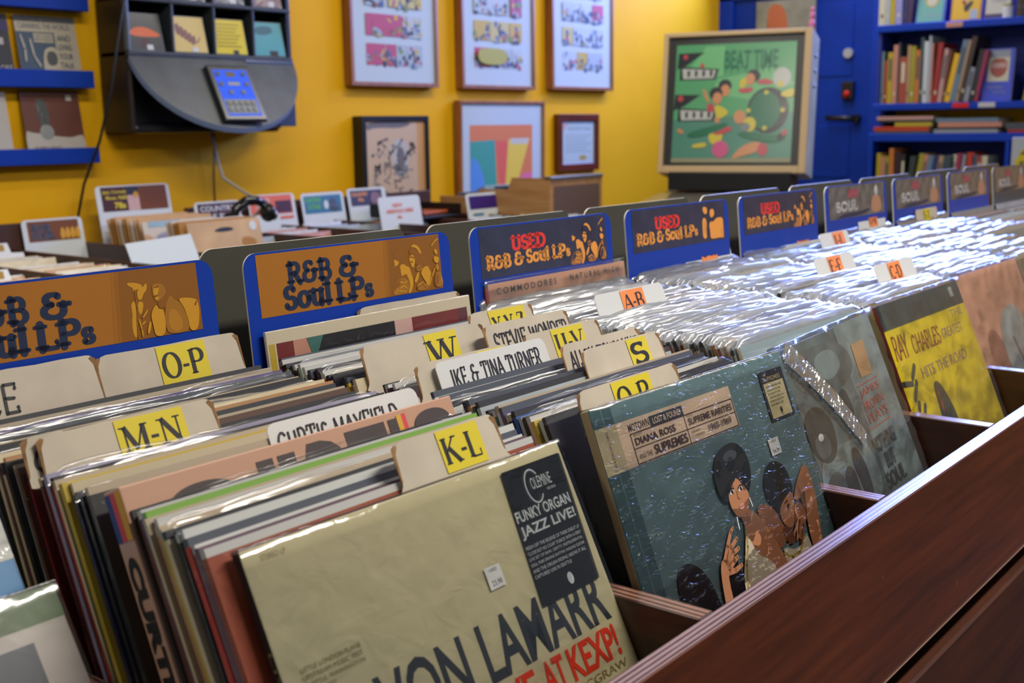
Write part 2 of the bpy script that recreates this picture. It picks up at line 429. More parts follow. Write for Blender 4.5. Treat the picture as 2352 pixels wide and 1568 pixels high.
# door
blue = mat('royal_blue_paint', (0.0015, 0.036, 0.33), rough=0.45, spec=0.25, bump=0.1, bscale=80)
dblue = mat('door_blue_paint', (0.001, 0.030, 0.28), rough=0.5, spec=0.2, vary=0.12, vscale=5)
steel = mat('satin_steel', '9a9c98', rough=0.35, metal=0.9)
black = mat('black_plastic', '0c0d0f', rough=0.4)
b = MB()
b.box((XR-0.05, 2.06, FLOOR), (XR-0.005, 2.88, 1.04), dblue, bevel=0.004)
for z0, z1 in ((-0.75, -0.05), (0.06, 0.34), (0.60, 0.98)):
    b.box((XR-0.056, 2.17, z0), (XR-0.048, 2.76, z1), dblue, bevel=0.003)
door = b.build('door_1'); door['kind'] = 'structure'
b = MB(); b.box((XR-0.07, 2.88, FLOOR), (XR-0.002, YW-0.002, 1.08), blue); b.box((XR-0.07, 2.0, FLOOR), (XR-0.002, 2.06, 1.08), blue); b.box((XR-0.07, 2.0, 1.04), (XR-0.002, YW-0.002, 1.08), blue)
o = b.build('door_frame', door)
b = MB(); b.cyl((XR-0.05, 2.19, 0.718), (XR-0.075, 2.19, 0.718), 0.026, mat('lock_white', 'b5b9b4', rough=0.3, metal=0.5)); b.build('deadbolt', door)
b = MB(); b.box((XR-0.085, 2.15, 0.475), (XR-0.05, 2.215, 0.57), black, bevel=0.006)
kp = b.build('alarm_box', door)
b = MB(); b.ball((XR-0.088, 2.182, 0.505), (0.012, 0.018, 0.018), mat('alarm_red', 'c01808', rough=0.3)); b.build('alarm_button', kp)
b = MB(); b.cyl((XR-0.05, 2.13, 0.375), (XR-0.095, 2.13, 0.375), 0.022, black); b.tube([(XR-0.09, 2.13, 0.375), (XR-0.10, 2.2, 0.377), (XR-0.095, 2.29, 0.38)], [0.018, 0.016, 0.013], black)
b.build('door_handle', door)
# assumed ceiling tube fixtures, out of view
for i, (tx, ty, tp) in enumerate(ASSUMED_TUBES):
    e = empty('assumed_ceiling_light', (tx, ty, 0))
    tag(e, 'assumed white ceiling fluorescent fixture with long diffuser, ' + ['above the nearest headers', 'above the aisle by the tan record crate', 'above the pinball backbox', 'above the front aisle', 'above the wall ledges', 'above the far end of the front aisle'][i], 'ceiling light', 'assumed ceiling fluorescent fixtures')
    b = MB(); b.box((-0.62, -0.11, 1.69), (0.62, 0.11, CEIL-0.001), mat('fixture_white', 'd9dad6', rough=0.5), bevel=0.006); b.build('housing', e)
    b = MB(); b.box((-0.60, -0.095, 1.675), (0.60, 0.095, 1.69), mat('diffuser_glow', (1, 0.95, 0.86), rough=0.5, emit=1.2), bevel=0.004); b.build('diffuser', e)

# ------------------------------------------------------------------ the long double-sided record bin
P, T, ZF = 0.3427, 0.0204, -0.165
K0, K1 = -3, 8
bin_wood = wood('bin_mahogany', '361506', '6a300e', rough=0.38, axis='X', coat=0.25)
div_wood = wood('bin_divider_wood', '241008', '4a2410', rough=0.38, axis='Y', coat=0.25)
rail_ply = ply_edge('bin_rail_plywood_edge', 1, '3a2322', '8a7078', freq=1380.0)
div_ply = ply_edge('bin_divider_plywood_edge', 0, '3b1d12', '85604f', freq=930.0)
bin_o = empty('record_bin', (1.0, 0.56, FLOOR))
tag(bin_o, 'long dark mahogany double-sided record bin with plywood-edged dividers', 'record bin')
off = Vector((-1.0, -0.56, -FLOOR))
def bb(lo, hi, mm, name, bevel=0.0012, top=None):
    b = MB(); b.box(Vector(lo)+off, Vector(hi)+off, mm, bevel=bevel, segs=1)
    if top:
        i = b.mi(top)
        for f in b.bm.faces:
            f.normal_update()
            if abs(f.normal.z) > 0.9 and f.calc_center_median().z > (hi[2]+off.z-0.004): f.material_index = i
    o = b.build(name, bin_o)
    return o
XA, XB = K0*P, K1*P+T
bb((XA, -0.0182, -0.18), (XB, 0, 0), bin_wood, 'front_rail', top=rail_ply)
bb((XA, 0.0, ZF-0.016), (XB, 0.553, ZF), div_wood, 'tray_floor')
bb((XA, 0.579, ZF-0.016), (XB, 1.13, ZF), div_wood, 'tray_floor')
bb((XA, 0.553, ZF-0.016), (XB, 0.579, 0.052), bin_wood, 'centre_board')
bb((XA, 1.13, -0.18), (XB, 1.148, 0), bin_wood, 'rear_rail')
for k in range(K0, K1+1):
    bb((k*P, 0.0, ZF), (k*P+T, 0.553, 0), div_wood, 'divider_board', top=div_ply)
for k in range(K0, K1+1):
    bb((k*P, 0.579, ZF), (k*P+T, 1.13, 0), div_wood, 'divider_board', top=div_ply)
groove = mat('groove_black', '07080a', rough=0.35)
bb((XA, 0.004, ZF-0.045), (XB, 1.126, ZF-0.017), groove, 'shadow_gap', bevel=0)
base_wood = wood('bin_base_wood', '2c1105', '54260c', rough=0.5, axis='X', coat=0.0)
bb((XA, -0.0182, FLOOR), (XB, 1.148, ZF-0.046), base_wood, 'base_cabinet', bevel=0.003)
bb((XA, -0.0195, ZF-0.0135), (XB, -0.0183, ZF-0.0125), mat('pale_edge', '7d6353', rough=0.4), 'front_bead', bevel=0)  # thin pale line along the bottom of the front board
# two pale chips in the front board
b = MB(); P_ = Print(org=Vector((0.0, -0.01835, 0))+off)
for u, v, w, h in ((0.535, 0.139, 0.0016, 0.007), (0.312, 0.062, 0.0012, 0.004), (0.165, 0.123, 0.0012, 0.004)):
    P_.rect(u, v, u+w, v+h, mat('chip_pale', '8d6152', rough=0.6))
P_.build('front_scratch', bin_o)

# ------------------------------------------------------------------ header cards
hdr_blue = mat('header_blue_card', (0.0015, 0.036, 0.34), rough=0.4, coat=0.15, crough=0.15, spec=0.3)
hdr_grey = mat('header_grey_back', (0.085, 0.085, 0.068), rough=0.35, coat=0.25, crough=0.2)
hdr_edge = mat('header_card_edge', 'b9b8b2', rough=0.25)
orange = mat('sign_orange', (0.37, 0.135, 0.005), rough=0.4, coat=0.35, crough=0.1, vary=0.05, vscale=9)
navy = mat('sign_navy', (0.010, 0.020, 0.060), rough=0.4, coat=0.3)
navy2 = mat('sign_navy_ground', (0.022, 0.026, 0.060), rough=0.38, coat=0.6, crough=0.12, vary=0.3, vscale=30)
sign_shade = mat('sign_umber', (0.245, 0.088, 0.003), rough=0.45); orange_b = mat('sign_orange_b', (0.33, 0.12, 0.004), rough=0.45); orange_c = mat('sign_orange_c', (0.29, 0.105, 0.004), rough=0.45); gold_mid = mat('sign_gold_mid', (0.33, 0.135, 0.006), rough=0.5); gold_lo = mat('sign_gold_low', (0.42, 0.18, 0.008), rough=0.5)
gold = mat('sign_gold', (0.56, 0.27, 0.012), rough=0.45); gold2 = mat('sign_gold_dark', (0.30, 0.11, 0.006), rough=0.5)
goldl = mat('sign_gold_light', (0.70, 0.36, 0.04), rough=0.45)
peach = mat('sign_peach', (0.75, 0.30, 0.05), rough=0.45); peach2 = mat('sign_peach_dark', (0.34, 0.13, 0.03), rough=0.5)
sign_red = mat('sign_red', (0.72, 0.035, 0.025), rough=0.45)
def rounded(w, h, r, n=6, top_only=True):
    pts = [(0, 0), (w, 0)]
    pts += [(w-r+r*math.cos(R(a)), h-r+r*math.sin(R(a))) for a in [90*i/n for i in range(n+1)]]
    pts += [(r+r*math.cos(R(a)), h-r+r*math.sin(R(a))) for a in [90+90*i/n for i in range(n+1)]]
    return pts
HW, HH, HL = 0.3056, 0.404, R(5.3)
def header_mesh(name, face, back):
    b = MB(); b.prism(rounded(HW, HH, 0.016), 0, 0.0022, hdr_edge)
    fi, bi = b.mi(face), b.mi(back)
    for f in b.bm.faces:
        y = f.calc_center_median().y
        if y < .0004: f.material_index = fi
        if y > .0018: f.material_index = bi
    return b
PIC_B = [('b', 'd', [(.2091, .0092), (.2598, .0093), (.2866, .0233), (.2838, .0669), (.2094, .0657), (.2019, .0348)]), ('b', 'l', [(.2150, .0307), (.2174, .0310), (.2178, .0412), (.2152, .0634), (.2133, .0642), (.2112, .0574), (.2121, .0469), (.2136, .0406), (.2126, .0336)]), ('b', 'l', [(.2198, .0313), (.2258, .0320), (.2250, .0378), (.2216, .0444), (.2194, .0403)]), ('b', 'l', [(.2103, .0136), (.2157, .0132), (.2257, .0159), (.2270, .0193), (.2256, .0207), (.2207, .0207), (.2128, .0166)]), ('b', 'l', [(.2162, .0180), (.2204, .0185), (.2191, .0232), (.2166, .0223)]), ('b', 'l', [(.2206, .0212), (.2257, .0202), (.2297, .0158), (.2317, .0166), (.2303, .0223), (.2269, .0246), (.2242, .0302), (.2206, .0298), (.2200, .0254)]), ('s', 'd', [(.2183, .0209), (.2184, .0370), (.2159, .0646)]), ('b', 'g', [(.2372, .0172), (.2448, .0170), (.2494, .0197), (.2512, .0248), (.2494, .0289), (.2437, .0332), (.2410, .0345), (.2376, .0319), (.2374, .0291), (.2358, .0273), (.2368, .0242), (.2361, .0208)]), ('b', 'l', [(.2389, .0185), (.2426, .0189), (.2439, .0228), (.2407, .0279), (.2435, .0304), (.2406, .0328), (.2380, .0308), (.2391, .0283), (.2367, .0252), (.2377, .0221)]), ('s', 'd', [(.2395, .0204), (.2428, .0200)]), ('s', 'd', [(.2381, .0287), (.2408, .0285)]), ('b', 'd', [(.2404, .0339), (.2480, .0299), (.2517, .0259), (.2542, .0306), (.2519, .0380), (.2464, .0406), (.2408, .0399)]), ('b', 'g', [(.2470, .0407), (.2546, .0279), (.2577, .0333), (.2637, .0362), (.2679, .0434), (.2721, .0551), (.2712, .0662), (.2491, .0663), (.2458, .0581)]), ('b', 'm', [(.2511, .0434), (.2577, .0421), (.2642, .0507), (.2654, .0609), (.2570, .0652), (.2489, .0585)]), ('b', 'l', [(.2368, .0372), (.2396, .0370), (.2407, .0410), (.2451, .0410), (.2466, .0483), (.2452, .0668), (.2338, .0673), (.2329, .0562), (.2316, .0474), (.2330, .0421)]), ('b', 'l', [(.2621, .0338), (.2693, .0334), (.2809, .0355), (.2844, .0388), (.2850, .0490), (.2811, .0665), (.2719, .0663), (.2715, .0550), (.2681, .0423)]), ('s', 'd', [(.2824, .0391), (.2807, .0417)]), ('b', 'l', [(.2253, .0616), (.2286, .0513), (.2318, .0506), (.2283, .0621)]), ('s', 'l', [(.2187, .0478), (.2204, .0566), (.2207, .0631)]), ('s', 'l', [(.2232, .0462), (.2283, .0404)]), ('s', 'l', [(.2216, .0525), (.2248, .0502)])]
PIC_A = [('b', 'd', [(.2078, .0105), (.2461, .0085), (.2848, .0072), (.2863, .0654), (.2002, .0652), (.1987, .0403)]), ('b', 'l', [(.2094, .0256), (.2120, .0249), (.2180, .0273), (.2169, .0307), (.2121, .0333), (.2098, .0318), (.2108, .0292)]), ('b', 'd', [(.2090, .0194), (.2122, .0144), (.2200, .0129), (.2258, .0160), (.2286, .0239), (.2240, .0296), (.2182, .0300), (.2167, .0272), (.2107, .0257)]), ('b', 'l', [(.2179, .0326), (.2250, .0311), (.2284, .0345), (.2339, .0360), (.2351, .0415), (.2387, .0527), (.2348, .0622), (.2311, .0658), (.2279, .0654), (.2330, .0565), (.2302, .0490), (.2279, .0425), (.2205, .0453), (.2189, .0434), (.2190, .0380)]), ('b', 'g', [(.2050, .0578), (.2083, .0520), (.2152, .0470), (.2266, .0473), (.2318, .0564), (.2293, .0651), (.2026, .0655)]), ('b', 'd', [(.2062, .0579), (.2095, .0521), (.2170, .0476), (.2184, .0513), (.2125, .0578), (.2071, .0607)]), ('b', 'm', [(.2040, .0647), (.2115, .0559), (.2142, .0589), (.2089, .0653)]), ('s', 'l', [(.2159, .0510), (.2219, .0535), (.2273, .0514)]), ('s', 'l', [(.2156, .0581), (.2216, .0561), (.2262, .0594)]), ('s', 'l', [(.2132, .0614), (.2195, .0617), (.2243, .0641)]), ('b', 'l', [(.2376, .0140), (.2433, .0100), (.2507, .0133), (.2545, .0191), (.2553, .0228), (.2521, .0220), (.2489, .0168), (.2428, .0135)]), ('b', 'l', [(.2343, .0244), (.2372, .0220), (.2428, .0234), (.2440, .0289), (.2426, .0342), (.2381, .0382), (.2352, .0316), (.2340, .0288)]), ('s', 'd', [(.2355, .0250), (.2388, .0244)]), ('s', 'd', [(.2401, .0260), (.2427, .0257)]), ('s', 'd', [(.2360, .0304), (.2392, .0307)]), ('b', 'd', [(.2375, .0149), (.2453, .0147), (.2533, .0226), (.2552, .0282), (.2491, .0339), (.2443, .0362), (.2442, .0271), (.2422, .0229), (.2358, .0223), (.2344, .0190)]), ('b', 'g', [(.2426, .0387), (.2491, .0339), (.2564, .0383), (.2533, .0416), (.2453, .0426)]), ('s', 'd', [(.2438, .0397), (.2552, .0373)]), ('b', 'l', [(.2504, .0440), (.2578, .0375), (.2644, .0377), (.2664, .0430), (.2687, .0459), (.2666, .0512), (.2653, .0602), (.2625, .0617), (.2580, .0557), (.2535, .0498)]), ('b', 'l', [(.2413, .0485), (.2466, .0427), (.2484, .0438), (.2461, .0508), (.2409, .0556), (.2392, .0536)]), ('b', 'g', [(.2412, .0584), (.2502, .0549), (.2603, .0578), (.2634, .0646), (.2435, .0650)]), ('s', 'd', [(.2427, .0613), (.2512, .0568), (.2570, .0629)]), ('s', 'l', [(.2445, .0579), (.2528, .0552)]), ('s', 'l', [(.2729, .0148), (.2775, .0111), (.2840, .0075)]), ('b', 'l', [(.2762, .0201), (.2791, .0186), (.2826, .0230), (.2801, .0260), (.2771, .0239)]), ('b', 'l', [(.2744, .0287), (.2780, .0272), (.2843, .0301), (.2824, .0345), (.2794, .0365), (.2750, .0338)]), ('b', 'm', [(.2759, .0375), (.2820, .0372), (.2825, .0437), (.2782, .0451)]), ('s', 'l', [(.2754, .0411), (.2679, .0513), (.2640, .0601)]), ('b', 'g', [(.2704, .0626), (.2753, .0466), (.2835, .0457), (.2870, .0553), (.2864, .0649)]), ('b', 'd', [(.2720, .0610), (.2754, .0503), (.2805, .0481), (.2810, .0546), (.2773, .0616)]), ('s', 'l', [(.2846, .0532), (.2857, .0598)])]
PIC_T = [('b', 'l', [(.2241, .0083), (.2372, .0100), (.2378, .0183), (.2306, .0219), (.2232, .0157)]), ('b', 'l', [(.2449, .0146), (.2569, .0129), (.2609, .0215), (.2533, .0276), (.2451, .0262)]), ('b', 'l', [(.2201, .0270), (.2301, .0260), (.2340, .0346), (.2307, .0476), (.2325, .0593), (.2192, .0591), (.2198, .0418)]), ('s', 'd', [(.2274, .0341), (.2269, .0506)]), ('b', 'l', [(.2402, .0384), (.2459, .0329), (.2558, .0345), (.2651, .0284), (.2857, .0290), (.2953, .0356), (.2936, .0627), (.2832, .0618), (.2712, .0609), (.2422, .0618), (.2437, .0503)]), ('s', 'd', [(.2817, .0465), (.2800, .0599)])]
def draw_pic(p, shapes, cols):
    """two-tone printed figures; d = dark, l = light, g = mid, m = second mid"""
    if cols['d'] is sign_shade:
        for i, w_ in enumerate((.196, .200, .204)): p.poly([(w_, .0022), (.287, .0022), (.287, .0660), (w_-.004, .0660)], (orange_b, orange_c, sign_shade)[i])
    for kind, c, pts in shapes[1:] if cols['d'] is sign_shade else shapes:
        pts = [(min(max(u, .018), .2866), min(max(v, .0035), .0658)) for u, v in pts]
        if kind == 'b': p.blob(pts, cols[c], it=2)
        else: p.stroke(pts, .0016, cols[c])
HDR_LABEL = {-1: 'blue header card with an orange panel showing a singer at a microphone', 0: 'blue header card with an orange panel showing three singers',
 1: 'blue header card with navy USED panel and three singers behind the A-B card', 2: 'blue header card with a navy USED panel and two gold figures',
 3: 'blue header card with a navy USED panel, fourth from the leftmost orange one', 4: 'header card with a scuffed grey and white USED panel under shiny film',
 5: 'blue header card with a dull grey panel and a red mark, half behind another card', 6: 'bright blue header card with a pale lettered panel near the bookcase', 7: 'grey header card, the farthest of the row, with a pale panel'}
greyp = mat('sign_grey_ground', (0.10, 0.11, 0.13), rough=0.3, coat=0.8, crough=0.1, vary=0.5, vscale=40)
pale = mat('sign_pale', (0.42, 0.42, 0.42), rough=0.4, vary=0.3, vscale=60)
HDR7 = mat('header_slate_card', (0.045, 0.065, 0.085), rough=0.35)
for k in range(-2, 8):
    base = (k*P+0.0137, 0.5284-math.sin(HL)*HH, 0.2372-math.cos(HL)*HH)
    b = header_mesh('header_card', HDR7 if k == 7 else hdr_blue, hdr_grey)
    h = b.build('header_card', loc=base, rot=(-HL, 0, 0))
    if k in HDR_LABEL: tag(h, HDR_LABEL[k], 'header card', 'header cards standing at the back of the front slots')
    else: tag(h, 'blue header card at the extreme end of the row beside the camera', 'header card', 'header cards standing at the back of the front slots')
    if k == -2: continue
    p = Print(org=(0, -0.0002, HH))
    U0, V0, U1, V1 = .016, .0022, .287, .0660
    if k <= 0:
        p.rect(U0, V0, U1, V1, orange)
    else:
        p.rect(U0+.001, V0, U1+.005, V1-.001, navy2 if k < 4 else greyp)
    sp = p.build('sign_panel', h)
    sp['label'] = 'orange printed panel' if k <= 0 else ('navy printed panel' if k < 4 else 'grey printed panel')
    p = Print(org=(0, -0.0003, HH))
    if k <= 0:
        dx = 0.0 if k == 0 else 0.0
        p.words('R&B', .0565, .0352, .0205, navy, 'fat', width=.060, track=.12)
        p.words('&', .1265, .0348, .0200, navy, 'fat', width=.0300)
        p.words('Soul', .0478, .0605, .0215, navy, 'fat', width=.066, track=.10)
        p.words('LP', .1210, .0605, .0210, navy, 'fat', width=.0405, track=.10)
        p.words('s', .1622, .0605, .0175, navy, 'fat', width=.0125)
    elif k < 4:
        p.words('USED', .0810, .0330, .0158, sign_red, 'fat', width=.071, track=.10)
        p.words('R&B', .0290, .0530, .0150, peach, 'fat', width=.0480, track=.10)
        p.words('&', .0830, .0525, .0150, peach, 'fat', width=.0205)
        p.words('Soul', .1080, .0515, .0150, peach, 'fat', width=.0500, track=.10)
        p.words('LP', .1650, .0510, .0150, peach, 'fat', width=.0290, track=.10)
        p.words('s', .1950, .0508, .0120, peach, 'fat', width=.0090)
    else:
        p.words('USED', .1100, .0250, .0130, mat('sign_dull_red', (0.42, 0.06, 0.09), rough=0.5), 'fat', width=.050, track=.10)
        p.words('SOUL', .050, .0500, .0160, pale, 'fat', width=.110, track=.15)
        p.blob([(.04, .066), (.09, .054), (.16, .057), (.22, .050), (.20, .062)], navy)
    p.build('sign_lettering', h)
    p = Print(org=(0, -0.0003, HH))
    if k <= 0: draw_pic(p, PIC_B if k else PIC_A, {'d': sign_shade, 'l': gold, 'g': gold_mid, 'm': gold_lo})
    elif k in (1, 3): draw_pic(p, PIC_A[1:], {'d': navy2, 'l': peach, 'g': peach2, 'm': peach2})
    elif k == 2: draw_pic(p, PIC_T, {'d': peach2, 'l': peach, 'g': peach2, 'm': peach2})
    else:
        p.blob([(.22, .062), (.225, .035), (.24, .025), (.27, .03), (.28, .062)], mat('sign_skin_dull', (0.40, 0.20, 0.10), rough=0.5)); p.ell(.25, .018, .009, .011, pale)
    pc = p.build('sign_picture', h)
BACK_N = {-1: 'between the two orange headers', 0: 'behind the orange three-singer header', 1: 'behind the navy USED three-singer header', 2: 'behind the navy USED header with two figures', 3: 'behind the fourth navy USED header', 4: 'behind the scuffed grey header', 5: 'beyond the half hidden grey header', 6: 'near the bookcase'}
for k in range(0, 8):
    L2 = R(5.0)
    b = header_mesh('header_card', hdr_grey, hdr_blue)
    h = b.build('header_card', loc=(k*P+0.0155, 0.600+math.sin(L2)*HH, 0.2372-math.cos(L2)*HH), rot=(L2, 0, 0))
    tag(h, 'dark grey blank back of a header card, ' + BACK_N.get(k, 'beyond the farthest pale header'), 'header card', 'header cards of the rear row seen from behind')

# ------------------------------------------------------------------ records
def theta(k, s):
    a, b_, c = (25.5, 20.5, .82) if k <= 0 else (23.5, 19.5, .86)
    return a+(b_-a)*s/c if s < c else b_+(6-b_)*min(1, (s-c)/(1-c))
PAL = {'black': ('black', '0d0e11'), 'ink': ('blue-black', '161a22'), 'navy': ('dark navy', '18203c'), 'white': ('white', 'b9bbb6'), 'cream': ('cream', 'b8a98a'),
 'ivory': ('ivory', 'c4b795'), 'tan': ('tan', 'a07548'), 'orange': ('orange', 'b8582a'), 'rust': ('rust orange', '8a3c1e'), 'red': ('bright red', 'b32c1c'), 'dkred': ('dark red', '6c1d18'),
 'maroon': ('maroon', '54242a'), 'mauve': ('mauve', '7b565c'), 'plum': ('plum', '5b4150'), 'brown': ('brown', '50321f'), 'yellow': ('yellow', 'b39a2c'), 'lime': ('lime green', '7f9a34'),
 'green': ('leaf green', '6d9a34'), 'mint': ('pale green', 'a3b39a'), 'teal': ('teal', '35665f'), 'sky': ('pale blue', '86a3b0'), 'blue': ('blue', '2b4f94'), 'grey': ('grey', '7f8485'),
 'dkgrey': ('dark grey', '3b3f42'), 'lavender': ('lavender', '8d88a0'), 'purple': ('purple', '4b3d74'), 'pink': ('pale pink', 'c19d94'), 'salmon': ('salmon', 'b5806a'), 'silver': ('silver grey', '9aa2a6')}
for _n, (_w, _h) in PAL.items():
    M_ = mat('sleeve_'+_n, _h, rough=0.5, coat=0.7, crough=0.10, coatbump=0.55, cbscale=55, vary=0.10, vscale=25)
    # many sleeves carry a narrow printed border along the top, a different one on each
    nt_ = M_.node_tree; N_, L_ = nt_.nodes, nt_.links; b_ = N_['Principled BSDF']
    tc_ = N_.new('ShaderNodeTexCoord'); sp_ = N_.new('ShaderNodeSeparateXYZ'); L_.new(tc_.outputs['Object'], sp_.inputs[0])
    oi_ = N_.new('ShaderNodeObjectInfo'); rp_ = N_.new('ShaderNodeValToRGB'); rp_.color_ramp.interpolation = 'CONSTANT'
    el = rp_.color_ramp.elements; el[0].position = 0.0; el[0].color = (0.012, 0.013, 0.016, 1); el[1].position = 0.22; el[1].color = (0.45, 0.45, 0.43, 1)
    for p_, c_ in ((.40, (0.38, 0.31, 0.21)), (.52, (0.05, 0.06, 0.08))):
        e_ = el.new(p_); e_.color = (*c_, 1)
    e_ = el.new(.64); e_.color = (*hexc(_h), 1)
    L_.new(oi_.outputs['Random'], rp_.inputs[0])
    gt_ = N_.new('ShaderNodeMath'); gt_.operation = 'GREATER_THAN'; gt_.inputs[1].default_value = .3085; L_.new(sp_.outputs[2], gt_.inputs[0])
    mx_ = N_.new('ShaderNodeMix'); mx_.data_type = 'RGBA'; L_.new(gt_.outputs[0], mx_.inputs[0])
    L_.new(b_.inputs['Base Color'].links[0].from_socket, mx_.inputs[6]); L_.new(rp_.outputs[0], mx_.inputs[7]); L_.new(mx_.outputs[2], b_.inputs['Base Color'])
cover_variants = {}
def sleeve_mat(n): return MATS['sleeve_'+n]
TOPS = []
for _n, _h in (('white', 'b4b6b4'), ('black', '111216'), ('silver', '8a9298'), ('cream', 'a89c82'), ('charcoal', '2a2c30')):
    TOPS.append(mat('wrapped_top_'+_n, _h, rough=0.4, coat=1.0, crough=0.16, coatbump=0.9, cbscale=70, vary=0.45, vscale=45))
paper_edge = mat('paper_board_edge', '8f8878', rough=0.8, vary=0.3, vscale=80)
def jacket_mesh(w=.314, h=.314, th=.0045, bow=.0012):
    bm = bmesh.new(); nx, nz = 6, 6
    def grid(y, sgn):
        g = []
        for i in range(nx+1):
            row = []
            for j in range(nz+1):
                x = -w/2+w*i/nx; z = h*j/nz
                q = (1-abs(2*i/nx-1)**3)*(1-abs(2*j/nz-1)**3)
                row.append(bm.verts.new((x, y+sgn*bow*q, z)))
            g.append(row)
        return g
    A, B = grid(0, -1), grid(th, 1)
    for i in range(nx):
        for j in range(nz):
            bm.faces.new((A[i][j], A[i+1][j], A[i+1][j+1], A[i][j+1])).material_index = 0
            bm.faces.new((B[i][j], B[i][j+1], B[i+1][j+1], B[i+1][j])).material_index = 0
    for i in range(nx):
        bm.faces.new((A[i][nz], A[i+1][nz], B[i+1][nz], B[i][nz])).material_index = 2
        bm.faces.new((A[i][0], B[i][0], B[i+1][0], A[i+1][0])).material_index = 1
    for j in range(nz):
        bm.faces.new((A[0][j], A[0][j+1], B[0][j+1], B[0][j])).material_index = 1
        bm.faces.new((A[nx][j], B[nx][j], B[nx][j+1], A[nx][j+1])).material_index = 1
    ed = [e for e in bm.edges if len(e.link_faces) == 2 and e.calc_face_angle(0) > 1.0]
    bmesh.ops.bevel(bm, geom=ed, offset=th*0.22, segments=2, affect='EDGES', profile=0.5)
    me = bpy.data.meshes.new('record_sleeve'); bm.to_mesh(me); bm.free()
    for _ in range(3): me.materials.append(sleeve_mat('grey'))
    return me
JK = [jacket_mesh(bow=bw) for bw in (.0003, .0009, .0014)]
sleeve_film = film('polythene_film', gloss=0.16, rough=0.15, bump=0.45, scale=34, haze=0.12, aniso=(.10, 1.5, 1.5))
shrink_film = film('shrink_film', gloss=0.012, rough=0.10, bump=0.10, scale=40, haze=0.0)
tight_film = film('shrink_film_tight', gloss=0.02, rough=0.15, bump=0.30, scale=40, haze=0.01, aniso=(.12, 1.5, 1.5), fres=.30)
def poly_sleeve_mesh(seed, w=.322, h=.322, th=.006, fm=None):
    """thin clear outer sleeve: front sheet, crumpled fold over the top, back sheet"""
    rnd = random.Random(seed); bm = bmesh.new(); nx = 22
    prof = [(-.0008, 0.02), (-.0010, .16), (-.0012, .27), (-.0014, .300), (-.0012, h-.008), (-.0004, h-.002), (th*.35, h+.0015), (th*.7, h+.0008), (th+.0006, h-.003), (th+.0012, h-.012), (th+.0010, .28), (th+.0008, .18)]
    ph = [rnd.uniform(0, 6.28) for _ in range(6)]
    rows = []
    for i in range(nx+1):
        u = i/nx; x = -w/2+w*u; r = []
        wob = .0016*math.sin(u*6+ph[0])+.0008*math.sin(u*17+ph[1])+.0004*math.sin(u*41+ph[2])
        wy = .0007*math.sin(u*9+ph[3])+.0004*math.sin(u*27+ph[4])
        end = min(u, 1-u)
        for y, z in prof:
            t = max(0, (z-.29)/(h-.29))
            r.append(bm.verts.new((x+rnd.uniform(-.001, .001)*t, y+wy*t+rnd.uniform(-.0003, .0003)*t, z+wob*t-(.006*(1-end/.04) if end < .04 else 0)*t+rnd.uniform(-.0003, .0003)*t)))
        rows.append(r)
    for i in range(nx):
        for j in range(len(prof)-1):
            f = bm.faces.new((rows[i][j], rows[i+1][j], rows[i+1][j+1], rows[i][j+1])); f.smooth = True
    me = bpy.data.meshes.new('plastic_sleeve'); bm.to_mesh(me); bm.free(); me.materials.append(fm or sleeve_film)
    return me
PS = [poly_sleeve_mesh(100+i) for i in range(7)]
PS2 = [poly_sleeve_mesh(200+i, w=.3155, h=.3150, fm=tight_film) for i in range(5)]
TPROTO = [bpy.data.objects.new('shrink_wrap', me) for me in PS2]
JPROTO = [bpy.data.objects.new('record_sleeve', me) for me in JK]
PPROTO = [bpy.data.objects.new('plastic_sleeve', me) for me in PS]
NREC = 0
def record(k, yb, lean, th, cover, edge, label, group, plastic=False, dz=0.0, xoff=0.0, yaw=0.0, top=None, sc=1.0, fscale=1.0):
    """one record in its sleeve standing in slot k, its foot at depth yb, leaning back"""
    global NREC
    NREC += 1
    rnd = random.Random(NREC*7+k)
    o = JPROTO[rnd.randrange(3)].copy()
    COL.objects.link(o)
    o.location = (k*P+T+.1611+xoff, yb, ZF+.0005+dz); o.rotation_euler = (-R(lean), 0, yaw); o.scale = (1, th/.0045, sc)
    for sl, mm in zip(o.material_slots, (cover, edge, top or edge)):
        sl.link = 'OBJECT'; sl.material = mm
    tag(o, label, 'record', group)
    if plastic:
        pool = TPROTO if fscale < 1 else PPROTO
        c = pool[rnd.randrange(len(pool))].copy(); COL.objects.link(c); c.parent = o
        c.scale = (1, .0045/.006, 1)
    return o
def ordn(n):
    W = ['', 'first', 'second', 'third', 'fourth', 'fifth', 'sixth', 'seventh', 'eighth', 'ninth', 'tenth', 'eleventh', 'twelfth']
    if n < len(W): return W[n]
    return '%d%s' % (n, 'th' if 10 <= n % 100 <= 20 else {1: 'st', 2: 'nd', 3: 'rd'}.get(n % 10, 'th'))

